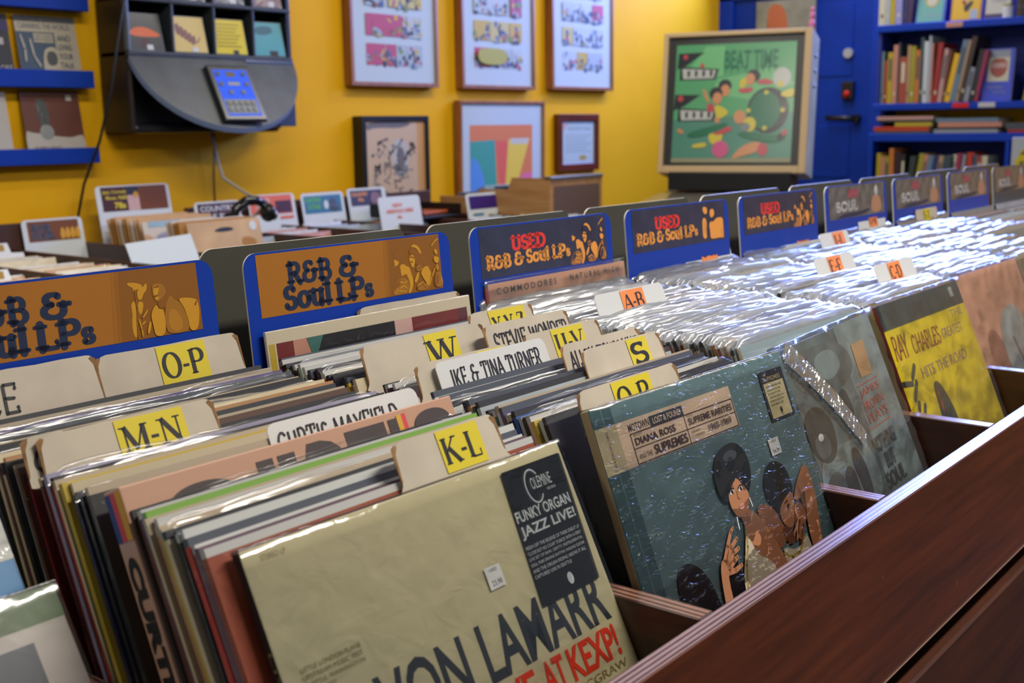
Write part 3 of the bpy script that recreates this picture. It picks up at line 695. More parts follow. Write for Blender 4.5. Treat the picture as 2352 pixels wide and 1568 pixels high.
# divider cards with paper index labels
card_old = mat('divider_card_aged', (0.50, 0.44, 0.34), rough=0.6, coat=0.35, crough=0.2, vary=0.10, vscale=20, coatbump=0.3, cbscale=30)
card_brown = mat('divider_card_foxing', (0.22, 0.11, 0.035), rough=0.8, vary=0.5, vscale=60)
card_new = mat('divider_card_white', (0.60, 0.61, 0.60), rough=0.5, coat=0.2, crough=0.2)
lab_y = mat('index_label_yellow', (0.66, 0.53, 0.006), rough=0.5, coat=0.5, crough=0.12, coatbump=0.3, cbscale=40)
lab_o = mat('index_label_orange', (0.80, 0.24, 0.045), rough=0.5)
inkb = mat('printing_black', (0.008, 0.007, 0.007), rough=0.5)
marker = mat('marker_ink', (0.015, 0.013, 0.014), rough=0.5)
def card(k, s, a0, a1, label, text=None, la=None, style='serif', colour='old', lab=None, hand=None, dz=.0, tabh=.034, tx=None, hh=.306, lean=None):
    yb = .006+.475*s; th_ = theta(k, s) if lean is None else lean
    x0 = -.157
    xb = -.125
    cm = card_old if colour == 'old' else card_new
    w0, w1 = a0*.314+x0, a1*.314+x0
    r = .008; h0 = hh; h1 = h0+tabh
    pts = [(xb, 0), (-xb, 0), (-xb, h0-.012), (min(w1+.004, -x0), h0-.002), ]
    rag = random.Random(int(s*1000)+k)
    pts += [(w1, h0+.002)]+[(w1+rag.uniform(-.0006, .0006) if colour == 'old' else w1, h0+.004+i*(tabh-.004-r)/3) for i in range(1, 4)]
    pts += [(w1-r+r*math.cos(R(t)), h1-r+r*math.sin(R(t))) for t in (20, 45, 70, 90)]
    for i in range(1, 6): pts.append((w1-r+(w0-w1+2*r)*i/6, h1+(rag.uniform(-.0005, .0005) if colour == 'old' else 0)))
    rr = r*(1.6 if colour == 'old' else 1)
    pts += [(w0+rr+rr*math.cos(R(t)), h1-rr+rr*math.sin(R(t))) for t in (90, 115, 140, 165)]
    pts += [(w0, h0+.003), (max(w0-.004, x0), h0-.002), (xb, h0-.012)]
    q = []
    for p_ in pts:
        if not q or (abs(p_[0]-q[-1][0])+abs(p_[1]-q[-1][1])) > 1e-5: q.append(p_)
    b = MB(); b.prism(q, 0, .0009, cm)
    fi = b.mi(card_brown)
    if colour == 'old':
        for f in b.bm.faces:
            f.normal_update()
            if abs(f.normal.y) < .5 and f.calc_center_median().z > h0: f.material_index = fi
    o = b.build('divider_card', loc=(k*P+T+.1611, yb, ZF+.0005+dz), rot=(-R(th_), 0, 0))
    tag(o, label, 'divider card', 'index divider cards standing among the records')
    if colour == 'old':
        for cx_, sg in ((w0, 1), (w1, -1)):
            p = Print(org=(0, -.0001, h1))
            p.poly([(cx_, .004), (cx_+sg*.004, .0015), (cx_+sg*.0065, .003), (cx_+sg*.003, .009), (cx_+sg*.0012, tabh-.006), (cx_, tabh-.004)], card_brown)
            p.build('worn_corner', o)
    if la:
        l0, l1 = la[0]*.314+x0, la[1]*.314+x0
        lm = lab_y if lab is None else lab
        p = Print(org=(0, -.0006, h1)); p.rect(l0, .0015, l1, tabh-.001, lm); lo = p.build('index_label', o); lo['label'] = 'printed paper index label'
        p = Print(org=(0, -.0008, h1))
        mg = (l1-l0)*.07
        p.words(text, l0+mg, tabh*.80, tabh*.58, inkb, style, width=(l1-l0)-2*mg, track=.06)
        if style == 'serif' and len(text) < 4 and text in ('W', 'U-V', 'M-N'): p.stroke([(l0+mg*2, tabh*.88), (l1-mg, tabh*.88)], .0011, inkb, caps=False)
        p.build('index_letters', lo)
    if hand:
        p = Print(org=(0, -.0006, h1))
        t0 = (tx[0] if tx else a0+.04)*.314+x0; t1 = (tx[1] if tx else a1-.04)*.314+x0
        p.words(hand, t0, tabh*.80, tabh*.52, marker, 'marker', width=t1-t0, track=.14, shear=.08, jit=.045)
        p.build('marker_lettering', o)
    return o

def run(k, items, group, plastic=False, anchor='', bottom=0.0, thick=None):
    """items: list of (s, colour or card tuple) front to back; labels count from the last named anchor"""
    n = 0
    for it in items:
        s, what = it[0], it[1]
        if what == 'ANCHOR':
            anchor = it[2]; n = 0; continue
        n += 1
        opt = it[2] if len(it) > 2 else {}
        rnd = random.Random(int(s*10000)+k*31)
        cov, edg = sleeve_mat(what), sleeve_mat(opt.get('edge', what))
        tp = rnd.choice([TOPS[0], TOPS[2], sleeve_mat('sky'), sleeve_mat('silver')]) if plastic else None if rnd.random() < .25 else rnd.choice([TOPS[0], TOPS[1], TOPS[1], TOPS[2], TOPS[3], TOPS[4]])
        th = opt.get('th', rnd.uniform(.0030, .0046) if thick is None else thick)
        lab = '%s %s sleeve, %s %s' % (PAL[what][0], 'plastic-covered record' if plastic else 'record', ordn(n), anchor[1:]) if anchor[0] == '@' else '%s %s sleeve, %s behind the %s' % (PAL[what][0], 'plastic-covered record' if plastic else 'record', ordn(n), anchor)
        record(k, .006+.475*s, theta(k, s)+rnd.uniform(-.25, .25), th, cov, edg, lab, group, plastic=opt.get('film', plastic or rnd.random() < .24), fscale=1 if plastic else .985,
               dz=opt.get('dz', max(0, rnd.gauss(.0012, .0022))), xoff=rnd.uniform(-.0025, .0025), yaw=rnd.uniform(-.006, .006), top=tp, sc=opt.get('sc', 1.0))

# ------------------------------------------------------------------ front slot: records M-N / K-L
ST = .0112
def seq(s0, names, step=ST, **kw):
    out = []
    for i, nm in enumerate(names.split()):
        o = dict(kw)
        if ':' in nm:
            nm, ex = nm.split(':')
            for e in ex.split(','):
                if e == 'up': o['dz'] = .005
                elif e.startswith('e='): o['edge'] = e[2:]
                elif e == 'thick': o['th'] = .0052
                elif e == 'thin': o['th'] = .003
                elif e == 'low': o['sc'] = .990
        out.append((round(s0+i*step, 4), nm, o))
    return out
A_ = lambda t: (0, 'ANCHOR', t)
gA, gB = 'records in the bin with the M-N card', 'records in the bin with the U-V card'
run(-1, [A_('K-L divider card')] + seq(.026, 'rust:low,thick plum:low mauve:low red:low,thick white:thin ink black ivory yellow tan:thick salmon:e=tan cream green:up maroon:up brown black'), gA)
run(-1, [A_('tall white card by the M-N card')] + seq(.297, 'black ink black navy dkgrey cream:up yellow:up black ivory red:up rust lavender:up dkred:thin maroon'), gA)
run(-1, [A_('M-N divider card')] + seq(.483, 'dkred brown lavender grey black cream tan:up maroon ivory:up black dkgrey black cream white black grey ink navy purple:up purple orange black ink orange:up black salmon red:up'), gA)
card(-1, .014, .51, .87, 'aged divider card with a yellow K-L label behind the cream record', 'K-L', (.655, .80))
card(-1, .285, .47, .985, 'clean white divider card lettered in marker, behind the box set with a stripe', colour='new', hand='CURTIS MAYFIELD', tx=(.49, .90), hh=.300)
card(-1, .462, .03, .51, 'aged divider card with a yellow M-N label', 'M-N', (.225, .415))
card(-1, .472, .0, .12, 'brown-edged divider card mostly hidden behind the M-N card', hand='C', tx=(.02, .08))
card(-1, .826, .0, .50, 'aged card with large marker letters beside the O-P label', hand='PRINCE', tx=(-.03, .26), tabh=.046, lean=19.8)
card(-1, .850, .50, 1.0, 'aged divider card with a yellow O-P label under the orange header', 'O-P', (.70, .87), tabh=.040, lean=18.6)
card(-1, .868, .0, .50, 'white divider card half hidden, right under the orange singer header', colour='new', hand='OTIS REDDING', tx=(.0, .42), tabh=.040, hh=.290, lean=18.0)

# second slot
run(0, [A_('teal record with two women on it')] + seq(.034, 'black ink white yellow pink black silver blue:up navy cream purple:up white:up teal salmon'), gB)
run(0, [A_('card with the yellow S label')] + seq(.208, 'silver:up teal tan:up dkgrey'), gB)
run(0, [A_('handwritten card next to the S label')] + seq(.275, 'white lavender lime:thin black cream silver'), gB)
run(0, [A_('card with the yellow U-V label')] + seq(.408, 'pink black ink maroon silver black'), gB)
run(0, [A_('card with the yellow W label')] + seq(.543, 'ivory pink yellow black'), gB)
run(0, [A_('card with the yellow X-Y-Z label')] + seq(.613, 'black ink red:thick white maroon black dkgrey black white mint:up teal black ink mint:e=ivory navy:up sky:up', step=.0118), gB)
card(0, .018, .05, .55, 'aged divider card with a yellow Q-R label just behind the teal record', 'Q-R', (.21, .40), lean=22.5, hh=.300)
card(0, .195, .50, .95, 'aged divider card with a yellow S label', 'S', (.75, .865))
card(0, .262, .52, .97, 'aged divider card with marker lettering partly hidden by the S card', hand='ALLEN TOUSSAINT', tx=(.555, .945))
card(0, .349, .08, .60, 'white-faced card with marker lettering in front of the T label', colour='new', hand='IKE & TINA TURNER', tx=(.13, .56))
card(0, .366, .015, .45, 'aged divider card with a yellow T label half hidden', 'T', (.29, .42))
card(0, .395, .57, 1.0, 'aged divider card with a yellow U-V label', 'U-V', (.72, .90))
card(0, .487, .53, 1.0, 'aged card with marker lettering behind the U-V card', hand='STEVIE WONDER', tx=(.57, .98), tabh=.040)
card(0, .530, .03, .60, 'wide aged divider card with a yellow W label', 'W', (.31, .46), tabh=.040)
card(0, .600, .64, 1.0, 'aged divider card with a yellow X-Y-Z label', 'X-Y-Z', (.75, .95), tabh=.042)
card(0, 1.004, .42, .96, 'aged card with faint marker letters under the three-singer orange header', hand='VARIOUS SOUL', tx=(.45, .90), tabh=.034, hh=.298, lean=6.2)

# third slot on: used records in loose polythene
rc = random.Random(5)
USEDC = ['silver', 'white', 'sky', 'dkgrey', 'grey', 'cream', 'black', 'silver', 'sky', 'brown', 'white', 'silver', 'grey', 'red', 'tan', 'ink']
USEDE = ['tan', 'cream', 'brown', 'rust', 'black', 'ivory', 'dkgrey', 'white', 'tan', 'salmon']
def used(k, s0, s1, n, anchor, group, cols=None):
    items = [A_(anchor)]
    for i in range(n):
        items.append((s0+(s1-s0)*i/max(1, n-1), rc.choice(cols or USEDC), {'edge': rc.choice(USEDE), 'dz': max(0, rc.gauss(.002, .0025)), 'th': .0046}))
    run(k, items, group, plastic=True)
gC = 'used records in the bin with the A-B card'
used(1, .075, .490, 28, 'grey record with a smoky portrait', gC)
used(1, .525, .90, 18, 'A-B divider card', gC, ['dkgrey', 'black', 'silver', 'grey', 'ink', 'sky', 'white'])
card(1, .508, .10, .58, 'clean white divider card with an orange A-B label', 'A-B', (.27, .43), lab=lab_o, colour='new', tabh=.032, hh=.318)
gD = 'used records behind the yellow record'
used(2, .092, .165, 5, 'yellow record with the black top', gD)
used(2, .195, .375, 11, 'C-D divider card', gD)
used(2, .405, .88, 26, 'card with the orange E-F label', gD)
card(2, .180, .53, 1.0, 'white divider card with an orange C-D label', 'C-D', (.68, .83), lab=lab_o, colour='new', tabh=.032, hh=.318)
card(2, .390, .56, 1.0, 'white divider card with an orange E-F label', 'E-F', (.70, .85), lab=lab_o, colour='new', tabh=.032, hh=.318)
card(2, .906, .48, .95, 'white divider card with an orange G-H label under the fourth-nearest header', 'G-H', (.64, .80), lab=lab_o, colour='new', tabh=.032, hh=.318)
gE = 'used records behind the pink-toned record'
used(3, .115, .685, 24, 'pale pink record at the frame edge', gE)
used(3, .722, .88, 6, 'card with the orange I-L label', gE)
card(3, .706, .53, .92, 'white divider card with an orange I-L label', 'I-L', (.70, .85), lab=lab_o, colour='new', tabh=.032, hh=.318)
card(3, .898, .51, .95, 'white divider card with an orange M-N label', 'M-N', (.65, .80), lab=lab_o, colour='new', tabh=.032, hh=.318)
gF = 'used records under the scuffed grey header'
used(4, .10, .90, 18, '@from the frame edge under the scuffed grey header', gF)
card(4, .93, .45, .90, 'white divider card with an orange label under the scuffed grey header', 'O-R', (.62, .76), lab=lab_o, colour='new', tabh=.032, hh=.318)
gG = 'used records under the half hidden grey header'
used(5, .45, .92, 9, '@from the frame edge under the half hidden header', gG)
card(5, .945, .35, .80, 'aged tan divider card in front of the half hidden grey header', 'S-T', (.5, .64), tabh=.030)
# the far end of the row, out towards the frame edge: too many to count
b = MB()
for k in (6, 7):
    for i in range(22):
        s = .5+.44*i/21; th_ = R(theta(k, s)); yb = .006+.475*s; n_ = Vector((0, math.cos(th_), -math.sin(th_))); u_ = Vector((0, math.sin(th_), math.cos(th_)))
        c0 = Vector((k*P+T+.004, yb, ZF+.001))
        M_ = sleeve_mat(rc.choice(USEDC))
        A0 = [c0, c0+Vector((.314, 0, 0)), c0+Vector((.314, 0, 0))+u_*.314, c0+u_*.314]
        B0 = [p_+n_*.005 for p_ in A0]
        for f in ((A0[0], A0[1], A0[2], A0[3]), (B0[3], B0[2], B0[1], B0[0]), (A0[3], A0[2], B0[2], B0[3]), (A0[0], A0[3], B0[3], B0[0]), (A0[1], B0[1], B0[2], A0[2]), (A0[0], B0[0], B0[1], A0[1])):
            b.face(f, M_)
o = b.build('record_rows'); tag(o, 'packed used records in the last two bins before the bookcase', 'records', kind='stuff')

# ------------------------------------------------------------------ special records
def special(k, tl_x, yb, lean, w, h, th, cover, edge, label, group, yaw=0.0, dz=0.0, name='record_sleeve'):
    b = MB(); b.box((0, 0, 0), (w, th, h), cover, bevel=.0010, segs=2)
    ei = b.mi(edge)
    for f in b.bm.faces:
        f.normal_update()
        if abs(f.normal.y) < .6: f.material_index = ei
    o = b.build(name, loc=(tl_x, yb, ZF+.0005+dz), rot=(-R(lean), 0, yaw))
    tag(o, label, 'record', group)
    return o
def tag_price(p, u, v, w, h, txt, m_w, m_i):
    p.rect(u, v, u+w, v+h, m_w); p.sans('USED', u+w*.25, v+h*.10, w*.5, h*.14, m_i); p.sans(txt, u+w*.2, v+h*.62, w*.62, h*.24, m_i)
white_p = mat('price_tag_white', (0.62, 0.62, 0.60), rough=0.6)
# 1. cream record with the big letters (front of the nearest full slot)
cream_c = mat('cream_cover', (0.47, 0.43, 0.26), rough=0.45, coat=0.45, crough=0.12, coatbump=0.25, cbscale=20)
cream_n = mat('cream_cover_ink', (0.012, 0.018, 0.030), rough=0.5); cream_r = mat('cream_cover_red', (0.60, 0.028, 0.006), rough=0.5); cream_k = mat('cream_cover_olive', (0.20, 0.16, 0.055), rough=0.6)
lam = special(-1, -.3085, .001, 26, .308, .310, .0075, cream_c, inkb, 'cream record with huge black and red letters and a black sticker', gA, yaw=R(-.9))
p = Print(org=(0, -.0001, .310))
p.sans('STEREO LP', .0130, .0062, .0190, .0036, cream_k)
p.sans('DELVON', .0005, .1008, .1405, .0405, cream_n, bold=.02); p.sans('LAMARR', .1560, .1010, .1400, .0405, cream_n, bold=.02)
p.sans('LIVE', .1400, .1450, .0560, .0245, cream_r, bold=.025); p.sans('AT', .2030, .1450, .0245, .0240, cream_r, bold=.025); p.sans('KEXP!', .2330, .1448, .0600, .0245, cream_r, bold=.025)
p.sans('DAVID MCGRAW', .1860, .1722, .1080, .0062, cream_k)
for i, t in enumerate(('LITTLE LONDON PLANE', 'UPSTREAM MUSIC FEST', 'SEATTLE, WASHINGTON', 'MAY 12, 2017')):
    p.sans(t, .0140, .0770+i*.0047, .048 if i < 3 else .022, .0030, cream_k)
p.rect(.0005, .184, .3075, .3095, mat('cover_photo_dark', '23262c', rough=0.4, vary=0.5, vscale=15))
p.build('cover_print', lam)
p = Print(org=(-.00005, 0, .310), X=(0, -1, 0), D=(0, 0, -1))
p.sans('LIVE AT KEXP', -.0042, .062, .0030, .12, cream_k, D='down'); p.build('spine_lettering', lam)
p = Print(org=(0, -.0016, .310))
stk = mat('sticker_black', (0.010, 0.012, 0.016), rough=0.25, coat=0.8, crough=0.05, coatbump=0.15, cbscale=30); stw = mat('sticker_silver_ink', (0.42, 0.45, 0.46), rough=0.5)
p.blob([(.2330, .0100), (.2335, .0092), (.3015, .0092), (.3035, .0100), (.2970, .1085), (.2960, .1100), (.2275, .1105), (.2268, .1095)], stk, it=0)
p.stroke(arc(.2625, .0265, .0088, .0128, 40, 320, 24), .0013, stw)
p.sans('OLEMINE', .2600, .0200, .0240, .0090, stw); p.sans('RECORDS', .2760, .0310, .0100, .0020, stw)
p.sans('FUNKY ORGAN', .2315, .0400, .0650, .0085, stw, bold=.02); p.sans('JAZZ LIVE!', .2310, .0515, .0655, .0102, stw, bold=.025)
for i, t in enumerate(('FRESH OFF THE RELEASE OF THEIR DEBUT LP', '"CLOSE BUT NO CIGAR" IS BACK WITH A FIERY', 'LIVE SET OF RAW, GRITTY, INSTRUMENTAL', 'SOUL. PURE DRIVING RHYTHM, WAILING GUITAR', 'AND THE ORGAN RIDING ABOVE IT ALL.', 'CAPTURED LIVE IN SEATTLE')):
    p.sans(t, .2300-.0003*i, .0662+i*.0043, .0650 if i < 5 else .044, .0026, stw)
p.ell(.2645, .1002, .0033, .0046, stw)
s_ = p.build('sticker', lam); s_['label'] = 'glossy black promo sticker'
p = Print(org=(0, -.0014, .310)); tag_price(p, .1830, .0680, .0165, .0160, '23.98', white_p, mat('price_ink', '4a4a4e', rough=0.6)); p.build('price_tag', lam)
def film_sheet(o, w, h, th, m, name='shrink_wrap', seed=1, amp=.0004, off=.0026):
    """a taut clear film over the front and top of one record"""
    bm = bmesh.new(); rnd = random.Random(seed); nx, nz = 30, 30; rows = []
    prof = [(-off, h*j/nz) for j in range(nz+1)]+[(-off+.001, h+.0012), (th*.5, h+.0016), (th+.0012, h+.0008), (th+.0014, h-.02)]
    for i in range(nx+1):
        r = []
        for j, (y, z) in enumerate(prof):
            r.append(bm.verts.new((-.0008+(w+.0016)*i/nx, y+rnd.uniform(-amp, amp), z)))
        rows.append(r)
    for i in range(nx):
        for j in range(len(prof)-1):
            f = bm.faces.new((rows[i][j], rows[i+1][j], rows[i+1][j+1], rows[i][j+1])); f.smooth = True
    me = bpy.data.meshes.new(name); bm.to_mesh(me); bm.free(); me.materials.append(m)
    q = bpy.data.objects.new(name, me); COL.objects.link(q); q.parent = o
    return q
film_sheet(lam, .308, .310, .0055, shrink_film, seed=3)

# 2. teal record with the two women (front of the second slot)
teal_c = mat('teal_cover', (0.105, 0.175, 0.190), rough=0.4, coat=0.35, crough=0.1, vary=0.16, vscale=9)
teal_d = mat('teal_cover_dark', (0.040, 0.085, 0.095), rough=0.4); band = mat('teal_cover_band', (0.62, 0.47, 0.34), rough=0.45); band2 = mat('teal_spine_band', (0.42, 0.36, 0.22), rough=0.5)
tbrn = mat('cover_brown_ink', (0.055, 0.022, 0.025), rough=0.5); tnav = mat('cover_navy_ink', (0.022, 0.028, 0.045), rough=0.5)
skin = mat('print_skin', (0.30, 0.125, 0.060), rough=0.45); skin2 = mat('print_skin_warm', (0.40, 0.175, 0.085), rough=0.45); skin3 = mat('print_skin_deep', (0.16, 0.060, 0.030), rough=0.45)
hair = mat('print_hair', (0.010, 0.012, 0.016), rough=0.4); hair2 = mat('print_hair_sheen', (0.035, 0.045, 0.055), rough=0.4); dress = mat('print_cream_dress', (0.50, 0.44, 0.33), rough=0.5); trim = mat('print_gold_trim', (0.36, 0.25, 0.07), rough=0.5); lip = mat('print_lip', (0.50, 0.22, 0.17), rough=0.5)
sup = special(0, .0240, .008, 21, .3175, .315, .0085, teal_c, mat('teal_board_edge', (0.35, 0.27, 0.14), rough=0.6), 'teal record with a pale title band and two seated women in cream dresses', gB, yaw=R(-2), dz=.005)
p = Print(org=(0, -.0001, .315))
p.rect(.0005, .0, .0290, .3145, teal_d); p.rect(.0150, .0, .0162, .3145, teal_c)
p.rect(.0005, .0168, .0290, .0556, band2); p.rect(.0290, .0170, .2075, .0556, band)
p.sans('THIRD MAN RECORDS', .0130, .0205, .0030, .0300, tbrn, D='down')
p.sans('MOTOWN', .0435, .0208, .0300, .0066, tbrn, bold=.02); p.rect(.0748, .0200, .1255, .0290, tnav); p.sans('LOST & FOUND', .0790, .0218, .0430, .0054, band, bold=.02)
p.frame(.0433, .0286, .2062, .0550, .0010, tbrn); p.rect(.1240, .0286, .1248, .0550, tbrn); p.rect(.0433, .0414, .2062, .0421, tbrn)
p.sans('ARTIST:', .0470, .0300, .0130, .0018, tbrn); p.sans('DIANA ROSS', .0475, .0332, .0600, .0062, tbrn, bold=.02)
p.sans('AND THE', .0475, .0468, .0185, .0042, tbrn); p.sans('SUPREMES', .0700, .0438, .0510, .0080, tbrn, bold=.02)
p.sans('TITLE:', .1275, .0300, .0110, .0016, tbrn); p.sans('SUPREME RARITIES', .1285, .0328, .0735, .0060, tbrn, bold=.015)
p.sans('ORIGINAL', .1280, .0440, .0155, .0020, tbrn); p.sans('RECORDINGS:', .1280, .0480, .0200, .0020, tbrn); p.sans('1960-1969', .1560, .0438, .0390, .0060, tbrn, bold=.01)
# printed figures (simplified): a dark round chair back, two women with dark bobs and cream dresses
p.blob([(.0628, .1441), (.0771, .1497), (.0883, .1615), (.0930, .1751), (.0980, .2000), (.100, .240), (.080, .250), (.0528, .200), (.0433, .1700), (.0480, .150)], hair)
p.blob([(.118, .168), (.132, .145), (.140, .160), (.135, .250), (.110, .250), (.112, .190)], hair)
p.blob([(.1882, .1297), (.2073, .1300), (.2202, .1390), (.2250, .1553), (.2350, .1643), (.2137, .1760), (.2049, .1700), (.1976, .1536)], skin)          # far woman's shoulder
p.blob([(.2617, .1713), (.2653, .1915), (.262, .250), (.210, .250), (.2131, .1780), (.2182, .1748), (.2351, .1828), (.250, .180)], dress)
p.stroke([(.214, .180), (.226, .187), (.240, .186), (.258, .174)], .0028, trim)
p.blob([(.2314, .0970), (.2485, .0985), (.2600, .1082), (.2630, .1235), (.2590, .1345), (.242, .1380), (.2273, .1446), (.2200, .1398), (.2120, .1270), (.2150, .1105)], hair)
p.blob([(.2600, .1304), (.2552, .1435), (.2510, .1548), (.2400, .1640), (.2270, .1560), (.2260, .1430), (.2393, .1350)], skin2)
p.blob([(.226, .156), (.240, .163), (.240, .176), (.228, .176), (.221, .165)], skin3)
p.ell(.2440, .1425, .0030, .0018, hair, -35); p.stroke([(.2395, .1385), (.2455, .1375)], .0014, hair); p.ell(.2465, .1525, .0030, .0019, lip, -40)
p.blob([(.2958, .1105), (.3000, .1240), (.2985, .1468), (.2923, .1651), (.2783, .2100), (.2660, .2100), (.2660, .1729), (.2735, .1552), (.2824, .1332), (.2677, .1420), (.2549, .1408), (.2717, .1241)], skin2)  # raised arm
p.blob([(.2554, .1425), (.2680, .1440), (.2700, .1586), (.2635, .1665), (.2447, .1790), (.2450, .1610)], skin)
for q in ((.2600, .1650, .2470, .1790), (.2550, .1600, .2420, .1740), (.2510, .1580, .2390, .1690)):
    p.stroke([(q[0], q[1]), (q[2], q[3])], .0032, skin3)
p.blob([(.1677, .1250), (.1833, .1300), (.1941, .1429), (.2040, .1623), (.2170, .1933), (.225, .225), (.190, .225), (.1802, .1729), (.1686, .1680), (.1627, .1550), (.1629, .1380)], skin2)      # near woman's shoulder and arm
p.blob([(.1634, .1427), (.1647, .1550), (.1727, .1708), (.1880, .1777), (.1950, .1901), (.195, .250), (.128, .250), (.1343, .1858), (.153, .160)], dress)
p.stroke([(.1634, .1427), (.1580, .158), (.1480, .172), (.1400, .190)], .0028, trim); p.stroke([(.1830, .131), (.1760, .138)], .0016, dress)
p.blob([(.1640, .1260), (.1740, .1260), (.1760, .1370), (.1680, .1420), (.1610, .1340)], skin)
p.blob([(.1783, .0655), (.1900, .0690), (.1996, .0783), (.2010, .0940), (.1937, .1072), (.1832, .1162), (.1560, .1140), (.1437, .1147), (.1375, .1009), (.1405, .0835), (.1545, .0690)], hair)
p.blob([(.1600, .075), (.175, .071), (.188, .077), (.178, .082), (.164, .082)], hair2)
p.blob([(.1543, .1042), (.1702, .0950), (.1800, .1063), (.1855, .1148), (.1790, .1270), (.1660, .1330), (.1547, .1290), (.1500, .1165)], skin2)
p.blob([(.1520, .1050), (.160, .0985), (.1702, .0945), (.1702, .0990), (.162, .1010), (.155, .1085)], hair)
for ex, ey in ((.1590, .1075), (.1735, .1080)):
    p.ell(ex, ey, .0036, .0021, white_p, -18); p.ell(ex+.0004, ey, .0018, .0021, hair); p.stroke([(ex-.004, ey-.0012), (ex, ey-.0032), (ex+.0042, ey-.0020)], .0012, hair)
p.stroke([(.1668, .1085), (.1655, .1150), (.1680, .1158)], .0011, skin); p.ell(.1672, .1228, .0046, .0026, lip, -8); p.stroke([(.163, .1228), (.1715, .1226)], .0005, skin3, caps=False)
p.stroke([(.1545, .1300), (.1535, .1345), (.1530, .1400)], .0015, white_p); p.stroke([(.1830, .1190), (.1840, .1270)], .0013, white_p)
p.blob([(.1090, .1593), (.1175, .1560), (.1220, .1600), (.1230, .1661), (.1140, .1720), (.1110, .2250), (.0950, .2250), (.1020, .1800)], skin2)  # raised hand, palm
for pts in ([(.1165, .160), (.1270, .149), (.1380, .1385), (.1432, .1362)], [(.1195, .161), (.1320, .151), (.1440, .1462)], [(.1205, .163), (.1330, .156), (.1428, .1545)], [(.1205, .166), (.1310, .1625), (.1372, .1610)], [(.1180, .169), (.1290, .1705), (.1398, .1690)]):
    p.stroke(pts, [.0058-.0010*i for i in range(len(pts))], skin2)
p.build('cover_print', sup)
p = Print(org=(0, -.0014, .315))
p.rect(.2628, .0150, .3085, .0640, tnav); p.rect(.2662, .0268, .3046, .0615, mat('sticker_cream', (0.50, 0.44, 0.25), rough=0.5))
p.sans('THE', .2685, .0178, .0070, .0022, band2); p.sans('SUPREMES', .2680, .0208, .0330, .0044, band2, bold=.01)
for i, t in enumerate(('RARE AND UNRELEASED SONGS', 'COLLECTED ON VINYL', 'FOR THE FIRST TIME', 'TWO RECORDS IN A', 'GATEFOLD SLEEVE WITH', 'NEW LINER NOTES')):
    p.sans(t, .2690, .0295+i*.0036, .030-.003*(i % 3), .0020, tnav)
p.ell(.2850, .0552, .0018, .0030, tnav); p.sans('TM', .2825, .0588, .005, .0014, tnav)
s_ = p.build('sticker', sup); s_['label'] = 'navy and cream promo sticker'
p = Print(org=(0, -.0015, .315)); tag_price(p, .2440, .0778, .0192, .0160, '54.99', white_p, inkb); p.build('price_tag', sup)
shrink2 = film('shrink_film_crinkled', gloss=0.004, rough=0.10, bump=1.0, scale=250, haze=0.0, aniso=(.30, 1, 1), fleck=True, dist=.0007)
film_sheet(sup, .3175, .315, .0085, shrink2, seed=9, amp=.0005)

# 3. the box set with the stripe behind the K-L card (thick, raised)
cur_c = mat('pinkish_tan_cover', (0.50, 0.285, 0.185), rough=0.4, coat=0.6, crough=0.1, coatbump=0.2, cbscale=25)
cur_k = mat('cover_dark_brown', (0.050, 0.035, 0.032), rough=0.5)
cur = special(-1, -.3200, .006+.475*.222, 23.5, .313, .314, .020, cur_c, cur_c, 'thick pinkish-tan box set with big dark block letters and a striped spine', gA, dz=.015)
p = Print(org=(0, -.0001, .314))
# giant rounded block letters reaching out of sight behind the next records
def half_round(u, v, ru, rv): p.blob([(u-ru, v+rv*2), (u-ru, v+rv*.55), (u-ru*.55, v), (u+ru*.55, v), (u+ru, v+rv*.55), (u+ru, v+rv*2)], cur_k, it=3)
half_round(.058, .011, .034, .028)
p.rect(.105, .009, .120, .070, cur_k); p.rect(.124, .009, .140, .070, cur_k)
p.blob([(.146, .070), (.146, .0065), (.172, .0065), (.186, .018), (.186, .070)], cur_k, it=1)
p.rect(.190, .006, .232, .022, cur_k); p.rect(.203, .006, .219, .070, cur_k)
p.rect(.236, .006, .251, .070, cur_k); p.rect(.246, .004, .2515, .070, mat('stripe_yellow', (0.60, 0.33, 0.02), rough=0.5)); p.rect(.2515, .004, .256, .070, mat('stripe_red', (0.60, 0.05, 0.06), rough=0.5))
half_round(.284, .006, .024, .022)
p.build('cover_print', cur)
p = Print(org=(-.0002, .0200, .314), X=(0, -1, 0), D=(0, 0, -1))
for i, c_ in enumerate(('stripe_blue', 'stripe_red', 'stripe_yellow')):
    mm = mat(c_, (0.02, 0.05, 0.20)) if i == 0 else MATS[c_]
    p.rect(.0012+i*.0062, .002, .0012+(i+1)*.0062, .034, mm)
p.sans('CURTIS', .0035, .044, .0135, .100, inkb, bold=.06, D='down'); p.build('spine_lettering', cur)

# 4. cream record standing against the second header, and the one it hides
crm = special(0, .0250, .4715, 7.5, .314, .314, .0040, mat('ivory_cover', (0.55, 0.48, 0.34), rough=0.4, coat=0.6, crough=0.1, coatbump=0.4), sleeve_mat('ivory'), 'cream-topped record with red, black and yellow blocks against the three-singer header', gB, dz=.0125, yaw=R(.3))
p = Print(org=(0, -.0001, .314))
v0 = .0135
for u0, u1, c_ in ((.0025, .010, 'yellow'), (.012, .034, 'dkred'), (.034, .058, 'salmon'), (.058, .182, 'black'), (.182, .210, 'pink'), (.210, .290, 'dkred'), (.290, .306, 'maroon')): p.rect(u0, v0, u1, .10, MATS['sleeve_'+c_])
p.poly([(.052, v0), (.075, v0), (.060, .040)], MATS['sleeve_teal'])
p.build('cover_print', crm)

